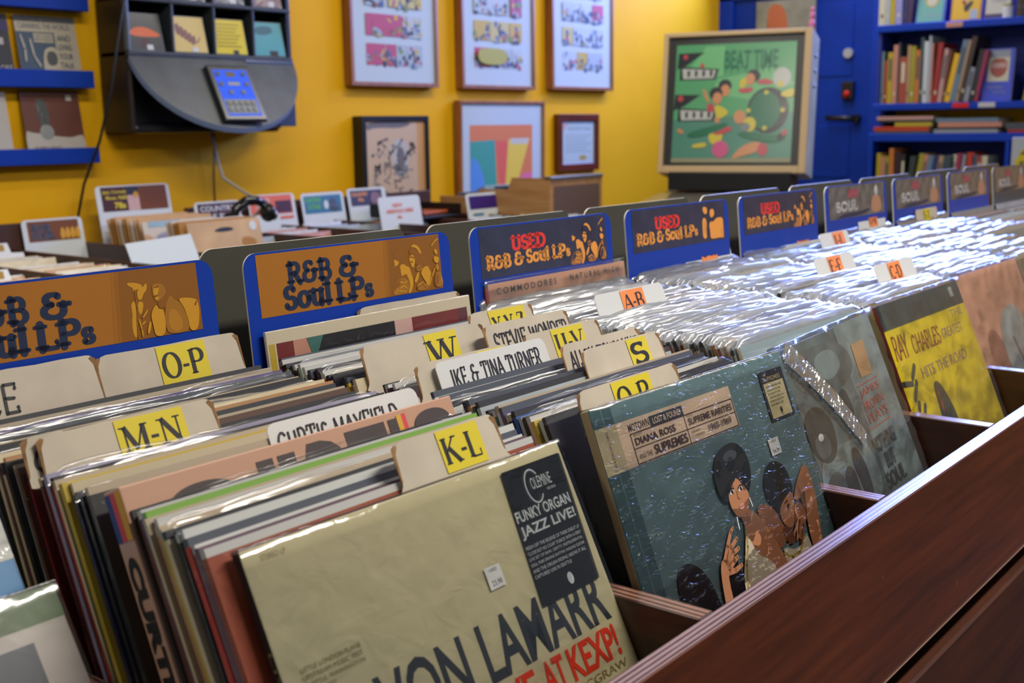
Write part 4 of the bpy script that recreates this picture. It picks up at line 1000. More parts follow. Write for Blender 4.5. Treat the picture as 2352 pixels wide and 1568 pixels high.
# 5. used records facing out at the front of the bins
gry = special(1, .3745, .004, 22.5, .298, .316, .0055, mat('smoky_grey_cover', (0.085, 0.120, 0.130), rough=0.45, vary=0.55, vscale=11), sleeve_mat('dkgrey'), 'grey record with a smoky portrait in a slit polythene sleeve', gC, yaw=R(4.5))
p = Print(org=(0, -.0001, .316))
g1, g2, g3 = mat('smoke_light', (0.16, 0.215, 0.225), rough=0.5, vary=0.25, vscale=20), mat('smoke_dark', (0.020, 0.026, 0.030), rough=0.5, vary=0.3, vscale=30), mat('smoke_mid', (0.075, 0.10, 0.11), rough=0.5, vary=0.35, vscale=25)
p.rect(.175, .0, .298, .316, g1); p.blob([(.02, .012), (.15, .010), (.20, .03), (.19, .06), (.10, .07), (.02, .05)], g3); p.blob([(.08, .022), (.15, .018), (.165, .045), (.10, .055)], g1)
p.blob([(.0, .12), (.10, .118), (.16, .13), (.165, .20), (.0, .21)], g1)
p.blob([(.004, .085), (.020, .070), (.055, .068), (.078, .085), (.080, .108), (.062, .128), (.030, .130), (.006, .112)], g2); p.blob([(.014, .100), (.050, .097), (.060, .112), (.045, .124), (.020, .122)], g3)
p.ell(.038, .101, .007, .004, MATS['price_tag_white']); p.stroke([(.018, .094), (.030, .092)], .002, g2)
p.blob([(.12, .068), (.145, .066), (.152, .095), (.135, .115), (.118, .100)], g2); p.blob([(.095, .132), (.12, .128), (.132, .16), (.12, .20), (.10, .19)], g2); p.blob([(.0, .15), (.05, .135), (.07, .17), (.05, .22), (.0, .22)], g3); p.blob([(.055, .150), (.09, .140), (.095, .175), (.07, .21)], g2)
p.poly([(.208, .027), (.250, .027), (.246, .069), (.204, .067)], mat('tape_tan', (0.40, 0.24, 0.12), rough=0.4))
gr_red = mat('cover_faded_red', (0.48, 0.09, 0.09), rough=0.5)
for i, t in enumerate(('JAMES', 'BROWN', 'PLAYS')): p.sans(t, .184, .0785+i*.0145, .068, .0115, gr_red)
p.rect(.182, .0735, .258, .0745, gr_red); p.rect(.170, .1240, .252, .1250, gr_red)
for i, (t, u_, w_) in enumerate((('NOTHING', .168, .078), ('BUT', .190, .032), ('SOUL', .172, .066))): p.sans(t, u_, .134+i*.0215, w_, .0185, g2, bold=.02)
p.build('cover_print', gry)
yel = special(2, .7098, .0345, 22.5, .306, .316, .0055, mat('yellow_cover', (0.62, 0.49, 0.006), rough=0.42, coat=0.3), sleeve_mat('dkred'), 'yellow record with a black top and red script letters', gD)
p = Print(org=(0, -.0001, .316)); yr = mat('cover_script_red', (0.25, 0.045, 0.008), rough=0.5); yk = mat('cover_teal_black', (0.030, 0.045, 0.050), rough=0.4, vary=0.3, vscale=30)
mg_ = mat('cover_mauve_grey', (0.30, 0.20, 0.16), rough=0.5)
p.rect(0, 0, .306, .034, yk); p.rect(.262, .006, .276, .020, MATS['sleeve_silver'])
p.sans('THE', .238, .037, .048, .011, mg_); p.words('RAY', .008, .074, .030, yr, 'marker', width=.048, shear=.2); p.words('CHARLES', .070, .074, .023, yr, 'marker', width=.105, shear=.2)
p.sans('GREATEST', .182, .057, .084, .014, mg_, shear=.1); p.sans('HITS THE ROAD', .070, .094, .176, .015, mg_, shear=.1)
for q in ((.036, .102, .054, .088), (.000, .104, .030, .108), (.022, .128, .044, .108), (.024, .142, .030, .134), (.030, .156, .046, .140)): p.stroke([(q[0], q[1]), (q[2], q[3])], .0075, yk)
p.blob([(.092, .124), (.104, .116), (.118, .124), (.130, .145), (.138, .170), (.134, .215), (.092, .215), (.084, .172), (.090, .15)], yk); p.blob([(.095, .13), (.102, .126), (.104, .16), (.096, .16)], yr)
p.build('cover_print', yel)
pnk = special(3, 1.0525, .048, 22.5, .306, .316, .0055, mat('pale_pink_cover', (0.50, 0.27, 0.19), rough=0.45, vary=0.15, vscale=12), sleeve_mat('salmon'), 'pale pink record with a grey photo at the right frame edge', gE)
p = Print(org=(0, -.0001, .316)); p.blob([(.03, .10), (.10, .09), (.12, .2), (.05, .25)], mat('pink_cover_deep', (0.33, 0.14, 0.11), rough=0.5)); p.blob([(.11, .08), (.24, .06), (.27, .20), (.18, .24), (.10, .19)], MATS['sleeve_silver']); p.stroke([(.16, .12), (.18, .19), (.20, .26)], .006, MATS['sleeve_maroon'])
p.build('cover_print', pnk)
bigfilm = film('polythene_film_front', gloss=0.03, rough=0.13, bump=0.30, scale=18, haze=0.03)
for o_, sd in ((gry, 21), (yel, 22), (pnk, 23)):
    film_sheet(o_, .306, .320, .0055, bigfilm, name='plastic_sleeve', seed=sd, amp=.0012, off=.0045)
# folded, creased strip of polythene across the grey record's left side
b = MB(); rnd = random.Random(4); n = 80; rows = []
for i in range(n+1):
    t = i/n; cx_ = .010+.128*t+.010*math.sin(t*3); cz_ = .316-.130*t
    rows.append([b.bm.verts.new((cx_+(j-2)*.0055*(1-.35*t)+rnd.uniform(-.0007, .0007), -.0062-rnd.uniform(0, .0016)*(1 if j in (1, 3) else .4), cz_+(j-2)*.0046+rnd.uniform(-.0006, .0006))) for j in range(5)])
k_ = b.mi(film('polythene_fold', gloss=0.34, rough=0.10, bump=1.2, scale=60, haze=0.16))
for i in range(n):
    for j in range(4): b.bm.faces.new((rows[i][j], rows[i+1][j], rows[i+1][j+1], rows[i][j+1])).material_index = k_
b.build('plastic_fold', gry)

# 6. peach-edged record raised at the back of the A-B bin
com = special(1, .3740, .476, 8.0, .312, .314, .0045, mat('peach_cover', (0.55, 0.30, 0.20), rough=0.45), sleeve_mat('red'), 'peach-topped record with spaced black capitals under the USED header', gC, dz=.020)
p = Print(org=(0, -.0001, .314)); ck = mat('cover_charcoal', (0.05, 0.055, 0.055), rough=0.5)
p.sans('C O M M O D O R E S', .022, .0065, .125, .0085, ck, bold=.01); p.sans('N A T U R A L   H I G H', .178, .0055, .118, .0085, ck, bold=.01); p.rect(.0, .0, .006, .314, MATS['sleeve_red']); p.rect(.026, .022, .312, .30, MATS['sleeve_silver'])
p.build('cover_print', com); film_sheet(com, .312, .317, .0045, bigfilm, name='plastic_sleeve', seed=31, amp=.0010, off=.002)

# 7. the low bin at the camera's side: records leaning far back
wht = special(-2, -.664, .118, 33, .315, .286, .0045, mat('white_border_cover', (0.55, 0.50, 0.46), rough=0.4, coat=0.5, crough=0.08), sleeve_mat('grey'), 'white-bordered record with a green top strip in the corner beside the camera', 'records in the bin beside the camera')
p = Print(org=(0, -.0001, .286)); p.rect(.0, .0, .315, .022, mat('cover_green_strip', (0.10, 0.16, 0.07), rough=0.3, coat=0.8, crough=0.1, vary=0.3, vscale=12)); p.rect(.02, .032, .290, .28, mat('cover_photo_haze', (0.10, 0.11, 0.13), rough=0.4, vary=0.4, vscale=8)); p.blob([(.235, .085), (.255, .060), (.270, .085), (.280, .14), (.24, .20)], MATS['sleeve_white'])
p.build('cover_print', wht)
film_sheet(wht, .315, .286, .0045, bigfilm, name='plastic_sleeve', seed=41, amp=.0008, off=.003)
blu = special(-2, -.668, .150, 32, .312, .306, .0045, mat('bright_blue_cover', (0.02, 0.17, 0.40), rough=0.4), sleeve_mat('white'), 'bright blue record behind the white-bordered corner record', 'records in the bin beside the camera')
p = Print(org=(0, -.0001, .306)); p.rect(0, 0, .312, .010, MATS['sleeve_white']); p.blob([(.05, .03), (.24, .028), (.27, .06), (.20, .2), (.05, .2)], MATS['sleeve_dkgrey']); p.build('cover_print', blu)
for i, (nm, dz) in enumerate((('white', .004), ('ink', 0), ('dkgrey', .002), ('cream', 0), ('black', 0), ('maroon', .001))):
    record(-2, .186+i*.030, 30-i*1.5, .0048, sleeve_mat(nm), sleeve_mat(nm), '%s record sleeve, %s behind the bright blue record beside the camera' % (PAL[nm][0], ordn(i+1)), 'records in the bin beside the camera', dz=dz)

# ------------------------------------------------------------------ picture ledges with sleeves on the back wall
for z0, z1, nm in ((0.72, 0.775, 'top blue picture ledge cut by the frame edge'), (0.491, 0.543, 'middle blue picture ledge holding a map-like sleeve'), (0.263, 0.311, 'lowest blue picture ledge holding a brown and white sleeve')):
    e = empty('picture_ledge', (0.5, YW, z0)); tag(e, nm + ', left of the listening station', 'ledge', 'blue picture ledges on the yellow wall')
    b = MB(); b.box((-0.85, -0.062, 0), (0.845, -0.050, z1-z0), blue, bevel=.002); b.build('ledge_lip', e)
    b = MB(); b.box((-0.85, -0.050, 0), (0.845, -0.001, 0.012), blue, bevel=.001); b.build('ledge_shelf', e)
def sleeve45(x, z, w, h, cover, label, art=None, group='sleeves on the wall ledges'):
    b = MB(); b.box((0, 0, 0), (w, .003, h), cover, bevel=.0006, segs=1)
    o = b.build('single_sleeve', loc=(x, YW-0.046, z), rot=(-R(9), 0, 0)); tag(o, label, 'record sleeve', group)
    if art:
        p = Print(org=(0, -.0001, h), step=.00025); art(p, w, h); p.build('cover_print', o)
    return o
wbeige = mat('sleeve_beige', 'a89f8a', rough=0.45, coat=0.6, coatbump=0.4, cbscale=18); wblue = mat('sleeve_slate', '2f465c', rough=0.5); wbrown = mat('sleeve_rust_brown', '5a2c1b', rough=0.45, vary=0.2)
wwhite = mat('sleeve_offwhite', 'a9a49c', rough=0.5); wdark = mat('sleeve_dark', '1c2026', rough=0.4, coat=0.4)
def art_map(p, w, h):
    p.rect(0, 0, w, .018, MATS['sleeve_dkgrey']); p.sans('CANNING THE WORLD', .010, .022, w-.03, .017, wblue)
    p.rect(0, .048, .122, h, wblue); p.rect(.054, .052, .116, .079, wbeige); p.sans('AND LOVING', .058, .056, .054, .008, wblue); p.sans('RECORDS', .058, .067, .054, .007, wblue)
    for i, t in enumerate(('AND', 'LOVING', 'YOUR', 'TALK')): p.sans(t, .128, .055+i*.027, .045, .018, wblue)
    p.blob([(.075, .105), (.10, .09), (.125, .095), (.125, h), (.07, h)], wbeige); p.blob([(.085, .105), (.12, .105), (.12, .145), (.085, .15)], MATS['sleeve_dkgrey'])
    p.stroke([(.012, .06), (.020, .10), (.018, .135)], .006, wwhite); p.stroke([(.040, .07), (.046, .12), (.062, .15)], .006, wwhite)
sleeve45(1.122, .508, .196, .196, wbeige, 'beige and slate sleeve with blocks of lettering on the middle ledge', art_map)
def art_brown(p, w, h):
    p.blob([(-.0, .118), (.02, .128), (.05, .128), (.08, .135), (.12, .140), (.15, .142), (.17, .136), (w, .134), (w, h), (0, h)], wwhite, it=1)
    p.blob([(.045, .03), (.065, .022), (.082, .035), (.086, .10), (.065, .12), (.050, .10)], MATS['sleeve_dkgrey']); p.ell(.070, .125, .023, .023, MATS['sleeve_grey'])
    p.rect(.148, .012, .166, .030, wwhite); p.sans('RUMBLE HEART', .025, .168, .085, .008, wbrown)
sleeve45(1.120, .280, .192, .205, wbrown, 'brown and white sleeve with a round grey shape on the lowest ledge', art_brown)
def art_dark(p, w, h):
    p.rect(.15, .07, .175, .09, wwhite); p.sans('FOLKLORE', w-.10, .150, .095, .018, wwhite); p.sans('VOLUME TWO', w-.10, .173, .09, .012, wwhite); p.rect(0, .02, w, .05, mat('sleeve_violet', '2b2450'))
sleeve45(0.905, .508, .196, .196, wdark, 'black sleeve with white letters at the left end of the middle ledge', art_dark)
sleeve45(0.880, .280, .196, .200, wwhite, 'plain white sleeve at the left end of the lowest ledge')

# ------------------------------------------------------------------ CD listening station
LX, LY = 1.40, YW
bk = mat('station_black', (0.012, 0.014, 0.017), rough=0.32, coat=0.3); bk2 = mat('station_side_brown', (0.020, 0.013, 0.010), rough=0.4); bk3 = mat('station_grey', (0.026, 0.034, 0.040), rough=0.42, vary=0.35, vscale=14)
st = empty('listening_station', (LX, LY, .35)); tag(st, 'black wall-mounted listening station with cubby holes and a keypad', 'listening station')
def sb(lo, hi, mm, nm, bev=.003):
    b = MB(); b.box(lo, hi, mm, bevel=bev); return b.build(nm, st)
sb((0, -.165, 0), (.018, -.002, .70), bk2, 'side_panel', .012); sb((.635, -.165, .24), (.653, -.002, .70), bk, 'side_panel')
sb((.018, -.03, .03), (.635, -.002, .70), bk, 'back_panel'); sb((.018, -.150, 0), (.600, -.002, .03), bk, 'bottom_panel', .012)
sb((.018, -.095, .03), (.635, -.03, .235), bk, 'lower_housing')
sb((0, -.170, .235), (.653, -.02, .252), bk3, 'shelf_board'); sb((0, -.168, .402), (.653, -.02, .414), bk3, 'shelf_board')
for i in (1, 2, 3): sb((.0045+.1605*i, -.166, .252), (.0145+.1605*i, -.03, .402), bk3, 'cubby_divider')
for i in (1, 2, 3): sb((.0045+.1605*i, -.166, .414), (.0145+.1605*i, -.03, .60), bk3, 'cubby_divider')
sb((0, -.172, .252), (.010, -.150, .60), mat('station_edge_blue', (0.10, 0.13, 0.18), rough=0.3), 'front_edge')
# sloping half-disc apron below the cubbies
b = MB(); top, bot = [], []; n = 28
for i in range(n+1):
    t = math.pi*i/n; x = .3265-.3265*math.cos(t); d = math.sin(t)
    q = (x, -.170-.125*d, .236-.222*d)
    top.append(b.bm.verts.new(q)); bot.append(b.bm.verts.new((x, q[1]+.006, q[2]-.016)))
k_ = b.mi(bk3); k2 = b.mi(mat('station_rim_highlight', (0.14, 0.19, 0.30), rough=0.25))  # bluish highlight along the apron's edge is put into its colour
f = b.bm.faces.new(top); f.material_index = k_; f = b.bm.faces.new(bot[::-1]); f.material_index = b.mi(bk)
for i in range(n): f = b.bm.faces.new((top[i], bot[i], bot[i+1], top[i+1])); f.material_index = k2
f = b.bm.faces.new((top[n], bot[n], bot[0], top[0])); f.material_index = k_
ap = b.build('apron', st)
# curved front wall behind the apron's rim, down to a square lower plate on the right
sb((.300, -.185, .012), (.575, -.095, .050), bk, 'lower_front'); sb((.44, -.175, .018), (.652, -.165, .238), mat('station_plate_blue', (0.045, 0.075, 0.15), rough=0.22), 'corner_plate')
# keypad lying on the apron
sl = math.atan2(.222, .125)
kpd = MB(); kpd.box((0, -.006, -.205), (.165, .012, 0), bk, bevel=.006)
kp_o = kpd.build('keypad', st, loc=(.258, -.1960, .214), rot=(-(math.pi/2-sl), 0, R(-4)))
scr = mat('keypad_blue', (0.04, 0.11, 0.66), rough=0.7, spec=0.1, emit=0.25); kg = mat('keypad_grey', (0.16, 0.19, 0.20), rough=0.5)
p = Print(org=(0, -.0062, 0), step=.0002); p.rect(.018, .018, .147, .188, scr); s_ = p.build('keypad_face', kp_o)
p = Print(org=(0, -.0066, 0), step=.0001); p.rect(.022, .128, .142, .180, kg); p.build('key_panel', kp_o)
def key(u, v, w, h, rnd_=False):
    b = MB(); q_ = MATS['station_black']
    if rnd_: b.cyl((u, -.0060, -v), (u, -.0090, -v), w, q_, n=14)
    else: b.box((u, -.0095, -v-h), (u+w, -.0066, -v), q_, bevel=.001, segs=1)
    b.build('key', kp_o)
for i in range(5):
    for j in range(2): key(.028+i*.023, .134+j*.023, .014, .016)
for u, v in ((.034, .034), (.130, .034), (.034, .072), (.130, .072), (.060, .102), (.106, .102)): key(u, v, .008, 0, True)
p = Print(org=(0, -.0066, 0), step=.0001); p.rect(.064, .026, .098, .044, mat('keypad_window', (0.10, 0.07, 0.02))); p.rect(.060, .064, .104, .076, mat('keypad_olive', (0.26, 0.26, 0.20)))
p.build('keypad_display', kp_o)
# CD cases in the cubbies (things of their own)
def cd(x, z, col, label, art, yaw):
    b = MB(); b.box((0, -.006, 0), (.126, .004, .120), mat('cd_case_clear_edge', (0.15, 0.17, 0.19), rough=0.15), bevel=.001, segs=1)
    o = b.build('cd_case', loc=(LX+x, LY-.150, .35+z), rot=(-R(13), 0, R(yaw))); tag(o, label, 'CD', 'CD cases in the listening station')
    p = Print(org=(0, -.0062, .120), step=.0002); p.rect(.003, .003, .123, .117, col); art(p); p.build('cover_print', o)
cdw = mat('cd_sticker', (0.50, 0.52, 0.50))
def a1(p):
    p.blob([(.006, .075), (.012, .055), (.035, .046), (.060, .044), (.085, .050), (.112, .062), (.120, .075)], mat('cd_orange', (0.62, 0.13, 0.03))); p.blob([(.04, .085), (.07, .08), (.075, .105), (.045, .11)], mat('cd_brown', (0.06, 0.015, 0.008))); p.rect(.062, .100, .084, .116, cdw)
def a2(p):
    m_ = mat('cd_mauve', (0.20, 0.10, 0.08))
    for i in range(5): p.blob([(.012+i*.014, .030+i*.009), (.030+i*.014, .022+i*.010), (.034+i*.012, .060+i*.008), (.018+i*.012, .066+i*.007)], m_)
    p.stroke([(.06, .08), (.09, .085), (.10, .07)], .004, m_); p.rect(.066, .102, .088, .117, cdw)
def a3(p):
    for i in range(7): p.rect(.012, .018+i*.012, .105-(i % 3)*.008, .021+i*.012, mat('cd_olive', (0.20, 0.15, 0.005)))
    p.rect(.070, .104, .090, .117, MATS['station_black'])
def a4(p):
    p.blob([(.01, .02), (.08, .012), (.09, .04), (.02, .05)], mat('cd_teal_dark', (0.03, 0.12, 0.15))); p.rect(.062, .100, .095, .117, MATS['station_black'])
cd(.018, .2525, mat('cd_black', (0.022, 0.026, 0.030), rough=0.3), 'black CD case with an orange dome, in the first cubby', a1, 0)
cd(.180, .2525, mat('cd_cream', (0.55, 0.41, 0.13), rough=0.35), 'cream-yellow CD case with a mauve scrawl, in the second cubby', a2, -3)
cd(.338, .2525, mat('cd_yellow', (0.58, 0.46, 0.004), rough=0.35), 'bright yellow CD case with ruled text, in the third cubby', a3, -5)
cd(.500, .2525, mat('cd_turquoise', (0.05, 0.28, 0.33), rough=0.35), 'turquoise CD case in the fourth cubby', a4, -6)
for i, (x, c_, t_) in enumerate(((.018, 'sleeve_dkgrey', 'first'), (.180, 'sleeve_ink', 'second'), (.338, 'sleeve_navy', 'third'), (.500, 'sleeve_maroon', 'fourth'))):
    cd(x, .4145, MATS[c_], 'dark CD case cut by the top of the frame, in the %s upper cubby' % t_, (lambda p: p.rect(.068, .098, .092, .116, cdw)), -2)
# cables
b = MB(); b.tube([(1.385, 2.775, 1.10), (1.385, 2.775, .76), (1.352, 2.78, .62), (1.325, 2.79, .48), (1.292, 2.82, .33), (1.258, 2.87, .20), (1.235, 2.90, .06), (1.230, 2.90, -.12)], .0042, black)
o = b.build('power_cord'); tag(o, 'thin black cord hanging past the left side of the listening station', 'cord')
b = MB(); b.tube([(1.735, 2.86, .353), (1.733, 2.83, .25), (1.728, 2.80, .20), (1.735, 2.70, .155), (1.72, 2.60, .13), (1.66, 2.535, .105), (1.60, 2.51, .085)], .0048, mat('cable_grey', '9a9a94', rough=0.4))
o = b.build('headphone_cable'); tag(o, 'pale grey cable hanging from under the listening station', 'cable')
b = MB(); b.tube([(1.800, 2.93, .35), (1.802, 2.95, .2), (1.800, 2.955, -.05)], .003, black)
o = b.build('power_cord'); tag(o, 'short black cord straight down the wall under the listening station', 'cord')
# headphones resting on the records
hp = empty('headphones', (1.60, 2.50, .098)); tag(hp, 'shiny black headphones lying on the tan record sleeves below the listening station', 'headphones')
gb = mat('gloss_black', (0.010, 0.011, 0.013), rough=0.12)
b = MB(); b.tube([(-.075, 0, -.01), (-.06, .0, .022), (-.02, .0, .044), (.02, 0, .044), (.055, 0, .028)], [.012, .015, .016, .015, .012], gb); b.build('headband', hp)
b = MB(); b.ball((.062, 0, .004), (.022, .030, .030), gb); b.build('ear_cup', hp); b = MB(); b.ball((-.080, .01, -.012), (.018, .028, .024), gb); b.build('ear_cup', hp)
b = MB(); b.ball((.080, -.004, -.004), (.010, .020, .018), steel); b.build('ear_cup_trim', hp)

# ------------------------------------------------------------------ framed pictures on the yellow wall
oak = wood('frame_oak', '6a3c1c', 'a8703f', rough=0.4, axis='Z', coat=0.1); matb = mat('mat_board', 'aebcc2', rough=0.7)
art_pal = [mat('ink_'+n, c, rough=0.6) for n, c in (('a', '4a4e55'), ('b', 'b39a2c'), ('c', 'a8445c'), ('d', '3d5a80'), ('e', '9a5a3a'), ('f', '2b2d33'), ('g', '8a9aa2'), ('h', '70833f'))]
def picture(name, x0, x1, z0, z1, dep, bar, fm, label, inner, lean=0.0, barmat=None, matw=None):
    w, h = x1-x0, z1-z0
    e = empty(name, (x0, YW-.001, z0), (-lean, 0, 0)); tag(e, label, 'framed picture', 'framed pictures on the yellow wall')
    b = MB()
    for lo, hi in (((0, -dep, 0), (bar, 0, h)), ((w-bar, -dep, 0), (w, 0, h)), ((bar, -dep, 0), (w-bar, 0, bar)), ((bar, -dep, h-bar), (w-bar, 0, h))): b.box(lo, hi, fm, bevel=.0015, segs=1)
    b.build('frame', e)
    b = MB(); b.box((bar, -dep+.010, bar), (w-bar, -dep+.014, h-bar), barmat or matb); b.build('mat_board', e)
    p = Print(org=(0, -dep+.0095, h), step=.00004); inner(p, w, h); p.build('print', e)
    return e
tints = [mat('tint_'+n, c, rough=0.65) for n, c in (('a', '9aa7ac'), ('b', 'a8b2b4'), ('c', 'b5a96a'), ('d', '8fa0ac'), ('e', 'b0a0a4'), ('f', 'a3aeb0'))]
def comic(cols, seed, u0, u1, v1, hot):
    """rows of small coloured drawings; hot = how warm the page is"""
    def f(p, w, h):
        rnd = random.Random(seed); v = v1; r_ = 0
        while v > .05:
            hh = .083
            cc = [0]+sorted(rnd.uniform(.2, .8) for _ in range(cols-1))+[1]
            for a_, d_ in zip(cc, cc[1:]):
                a, d = u0+(u1-u0)*a_, (u1-u0)*(d_-a_)
                if d < .02: continue
                p.rect(a+.002, v-hh, a+d-.002, v, rnd.choice(tints if rnd.random() > hot*.5 else [art_pal[1], tints[2], art_pal[2]]))
                for _ in range(int(9+d*90)):
                    cx_, cy_ = a+rnd.uniform(.06, .94)*d, v-abs(rnd.gauss(0, .42))*hh
                    if cy_ < v-hh*.9: continue
                    p.ell(cx_, cy_, rnd.uniform(.004, .013), rnd.uniform(.005, .016), rnd.choice(art_pal if rnd.random() < hot else [art_pal[0], art_pal[5], art_pal[6], art_pal[3]]), rnd.uniform(0, 180), n=8)
            v -= hh+.030; r_ += 1
        if hot == .55: p.blob([(u0+.01, v1-.07), (u0+.06, v1-.082), (u0+.20, v1-.08), (u0+.22, v1-.04), (u0+.18, v1-.01), (u0+.02, v1-.012)], mat('comic_lemon', '9f9a2a', rough=0.6))
    return f
picture('framed_comic_page', 2.452, 2.945, .520, 1.30, .045, .016, oak, 'large framed comic page in oak, first of the upper three', comic(3, 3, .085, .405, .700, .95))
picture('framed_comic_page', 3.095, 3.600, .520, 1.30, .045, .016, oak, 'framed comic page with a yellow panel, middle of the upper three', comic(3, 8, .085, .415, .688, .55))
picture('framed_comic_page', 3.732, 4.238, .525, 1.30, .045, .016, oak, 'framed comic page with bluish panels, last of the upper three', comic(3, 13, .085, .42, .680, .35))
frame_black = mat('frame_black', '14161a', rough=0.35)
def etching(p, w, h):
    pg = mat('print_buff', (0.52, 0.38, 0.25), rough=0.6); gk = mat('print_grey_line', (0.14, 0.13, 0.13), rough=0.6); ob = mat('print_ochre', (0.52, 0.28, 0.10), rough=0.6)
    p.rect(.03, .02, w-.02, h-.02, pg); p.rect(w-.065, .02, w-.02, h-.02, ob); p.blob([(.03, .02), (w-.08, .02), (w-.14, .05), (.07, .045), (.03, .06)], gk)
    rnd = random.Random(6)
    for _ in range(60):
        cx_, cy_ = rnd.uniform(.06, w-.09), rnd.uniform(.10, .38); a = rnd.uniform(0, 6.28); l = rnd.uniform(.01, .04)
        p.stroke([(cx_, cy_), (cx_+l*math.cos(a), cy_+l*math.sin(a)), (cx_+l*math.cos(a+1.2), cy_+l*math.sin(a+.6))], rnd.uniform(.004, .012), gk if rnd.random() < .7 else MATS['sleeve_grey'])
    p.blob([(.17, .10), (.23, .085), (.27, .13), (.255, .23), (.20, .25), (.165, .19)], MATS['sleeve_grey']); p.blob([(.19, .13), (.235, .12), (.245, .2), (.205, .22)], gk)
picture('framed_print', 2.485, 2.865, -.10, .405, .055, .020, frame_black, 'black-framed buff print of grey line drawings', etching, barmat=MATS['frame_black'])
def poster(p, w, h):
    C_ = {n: mat('poster_'+n, c, rough=0.55) for n, c in (('orange', 'c9743e'), ('green', '3c9080'), ('yellow', 'd6b93c'), ('red', 'cf5a44'), ('blue', '4f84c4'), ('pink', 'd0658c'), ('slate', '4c5a66'), ('pale', 'b9b7ac'))}
    u0, u1, v0 = .070, w-.085, .105
    p.rect(u0, v0, u1, h-.03, C_['orange']); p.poly([(u0, v0+.07), (u0+.17, v0+.065), (u0+.20, h-.05), (u0, h-.05)], C_['green'])
    p.poly([(u0+.17, v0+.07), (u0+.26, v0+.07), (u0+.235, v0+.28), (u0+.205, v0+.28)], C_['red']); p.poly([(u0+.265, v0+.065), (u1-.02, v0+.06), (u1-.11, v0+.26), (u0+.24, v0+.30)], C_['yellow'])
    p.rect(u0+.28, v0+.06, u1-.03, v0+.085, C_['pale']); p.blob([(u0, v0+.13), (u0+.05, v0+.15), (u0+.10, v0+.24), (u0+.10, v0+.33), (u0, v0+.36)], C_['blue'])
    p.blob([(u1, v0+.20), (u1, v0+.28), (u0+.28, v0+.38), (u0+.26, v0+.36), (u1-.12, v0+.24)], C_['pink']); p.ell(u0+.255, v0+.295, .022, .024, C_['blue']); p.ell(u0+.255, v0+.345, .026, .022, C_['yellow'])
    p.blob([(u0, v0+.28), (u0+.14, v0+.26), (u0+.17, v0+.40), (u0, v0+.42)], C_['slate']); p.blob([(u1-.12, v0+.33), (u1, v0+.28), (u1, v0+.42), (u0+.25, v0+.42)], C_['blue'])
    p.blob([(u0, v0+.37), (u0+.10, v0+.36), (u0+.12, v0+.42), (u0, v0+.44)], C_['pink']); p.rect(u0, v0+.43, u0+.06, h-.03, C_['yellow'])
picture('framed_poster', 3.070, 3.665, -.32, .470, .040, .014, oak, 'tall oak-framed poster of bold colour shapes, standing behind the rack', poster, lean=-R(.6))
maho = wood('frame_mahogany', '4a1d0c', '6e3015', rough=0.3, axis='X', coat=0.3)
def cert(p, w, h):
    pp = mat('certificate_paper', 'a9b9b6', rough=0.6); tx_ = mat('certificate_ink', '5a6a6c', rough=0.6)
    p.rect(.045, .040, w-.035, h-.045, pp); p.sans('CERTIFICATE OF THANKS', .085, .062, w-.15, .016, tx_)
    for i in range(7): p.rect(.065, .100+i*.013, w-.06-(i % 3)*.02, .102+i*.013, tx_)
    p.blob([(.045, .045), (.085, .042), (.070, .07), (.05, .08)], MATS['sleeve_pink']); p.ell(w*.62, h-.062, .032, .012, mat('certificate_seal', 'a78b3c', rough=0.5))
picture('framed_certificate', 3.795, 4.135, .140, .412, .030, .034, maho, 'small mahogany-framed certificate right of the poster', cert)

# ------------------------------------------------------------------ rack of singles along the back wall
rack_w = wood('rack_dark_wood', '2a130b', '4a2617', rough=0.45, axis='Y', coat=0.15); rack_b = mat('rack_backboard', (0.060, 0.025, 0.018), rough=0.5, vary=0.2, vscale=8)
rk = empty('singles_rack', (1.0, 2.42, FLOOR)); tag(rk, 'dark wooden rack of singles along the yellow wall', 'record rack')
ro = Vector((-1.0, -2.42, -FLOOR))
def rb(lo, hi, mm, nm, bev=.002):
    b = MB(); b.box(Vector(lo)+ro, Vector(hi)+ro, mm, bevel=bev, segs=1); return b.build(nm, rk)
PX = .245; X0 = .73-3*PX
rb((X0, 2.835, FLOOR), (1.045, 2.853, .100), rack_b, 'back_board'); rb((1.045, 2.835, FLOOR), (1.60, 2.853, -.06), rack_b, 'back_board'); rb((1.60, 2.835, FLOOR), (2.78, 2.853, .108), rack_b, 'back_board'); rb((X0, 2.06, FLOOR), (3.05, 2.08, .0), rack_w, 'front_board')
rb((X0, 2.08, -.17), (3.05, 2.835, -.155), rack_w, 'tray_floor'); rb((X0, 2.42, -.155), (1.255, 2.435, -.01), rack_w, 'cross_board'); rb((1.56, 2.42, -.155), (2.73, 2.435, -.01), rack_w, 'cross_board')
for i in range(0, 13):
    x = X0+i*PX
    if 1.25 < x < 1.50 or x > 2.73: continue
    rb((x-.007, 2.08, -.155), (x+.007, 2.835, .030), rack_w, 'divider_board')
NS = 0
SP = {'tan': 'sleeve_tan', 'cream': 'sleeve_cream', 'white': 'sleeve_white', 'ivory': 'sleeve_ivory', 'pale pink': 'sleeve_pink', 'pale blue': 'sleeve_sky', 'silver grey': 'sleeve_silver', 'salmon': 'sleeve_salmon'}
b = MB(); b.box((-.09, 0, 0), (.09, .0022, .182), MATS['sleeve_cream'], bevel=.0006, segs=1); S_PROTO = b.build('single_sleeve'); S_USED = False
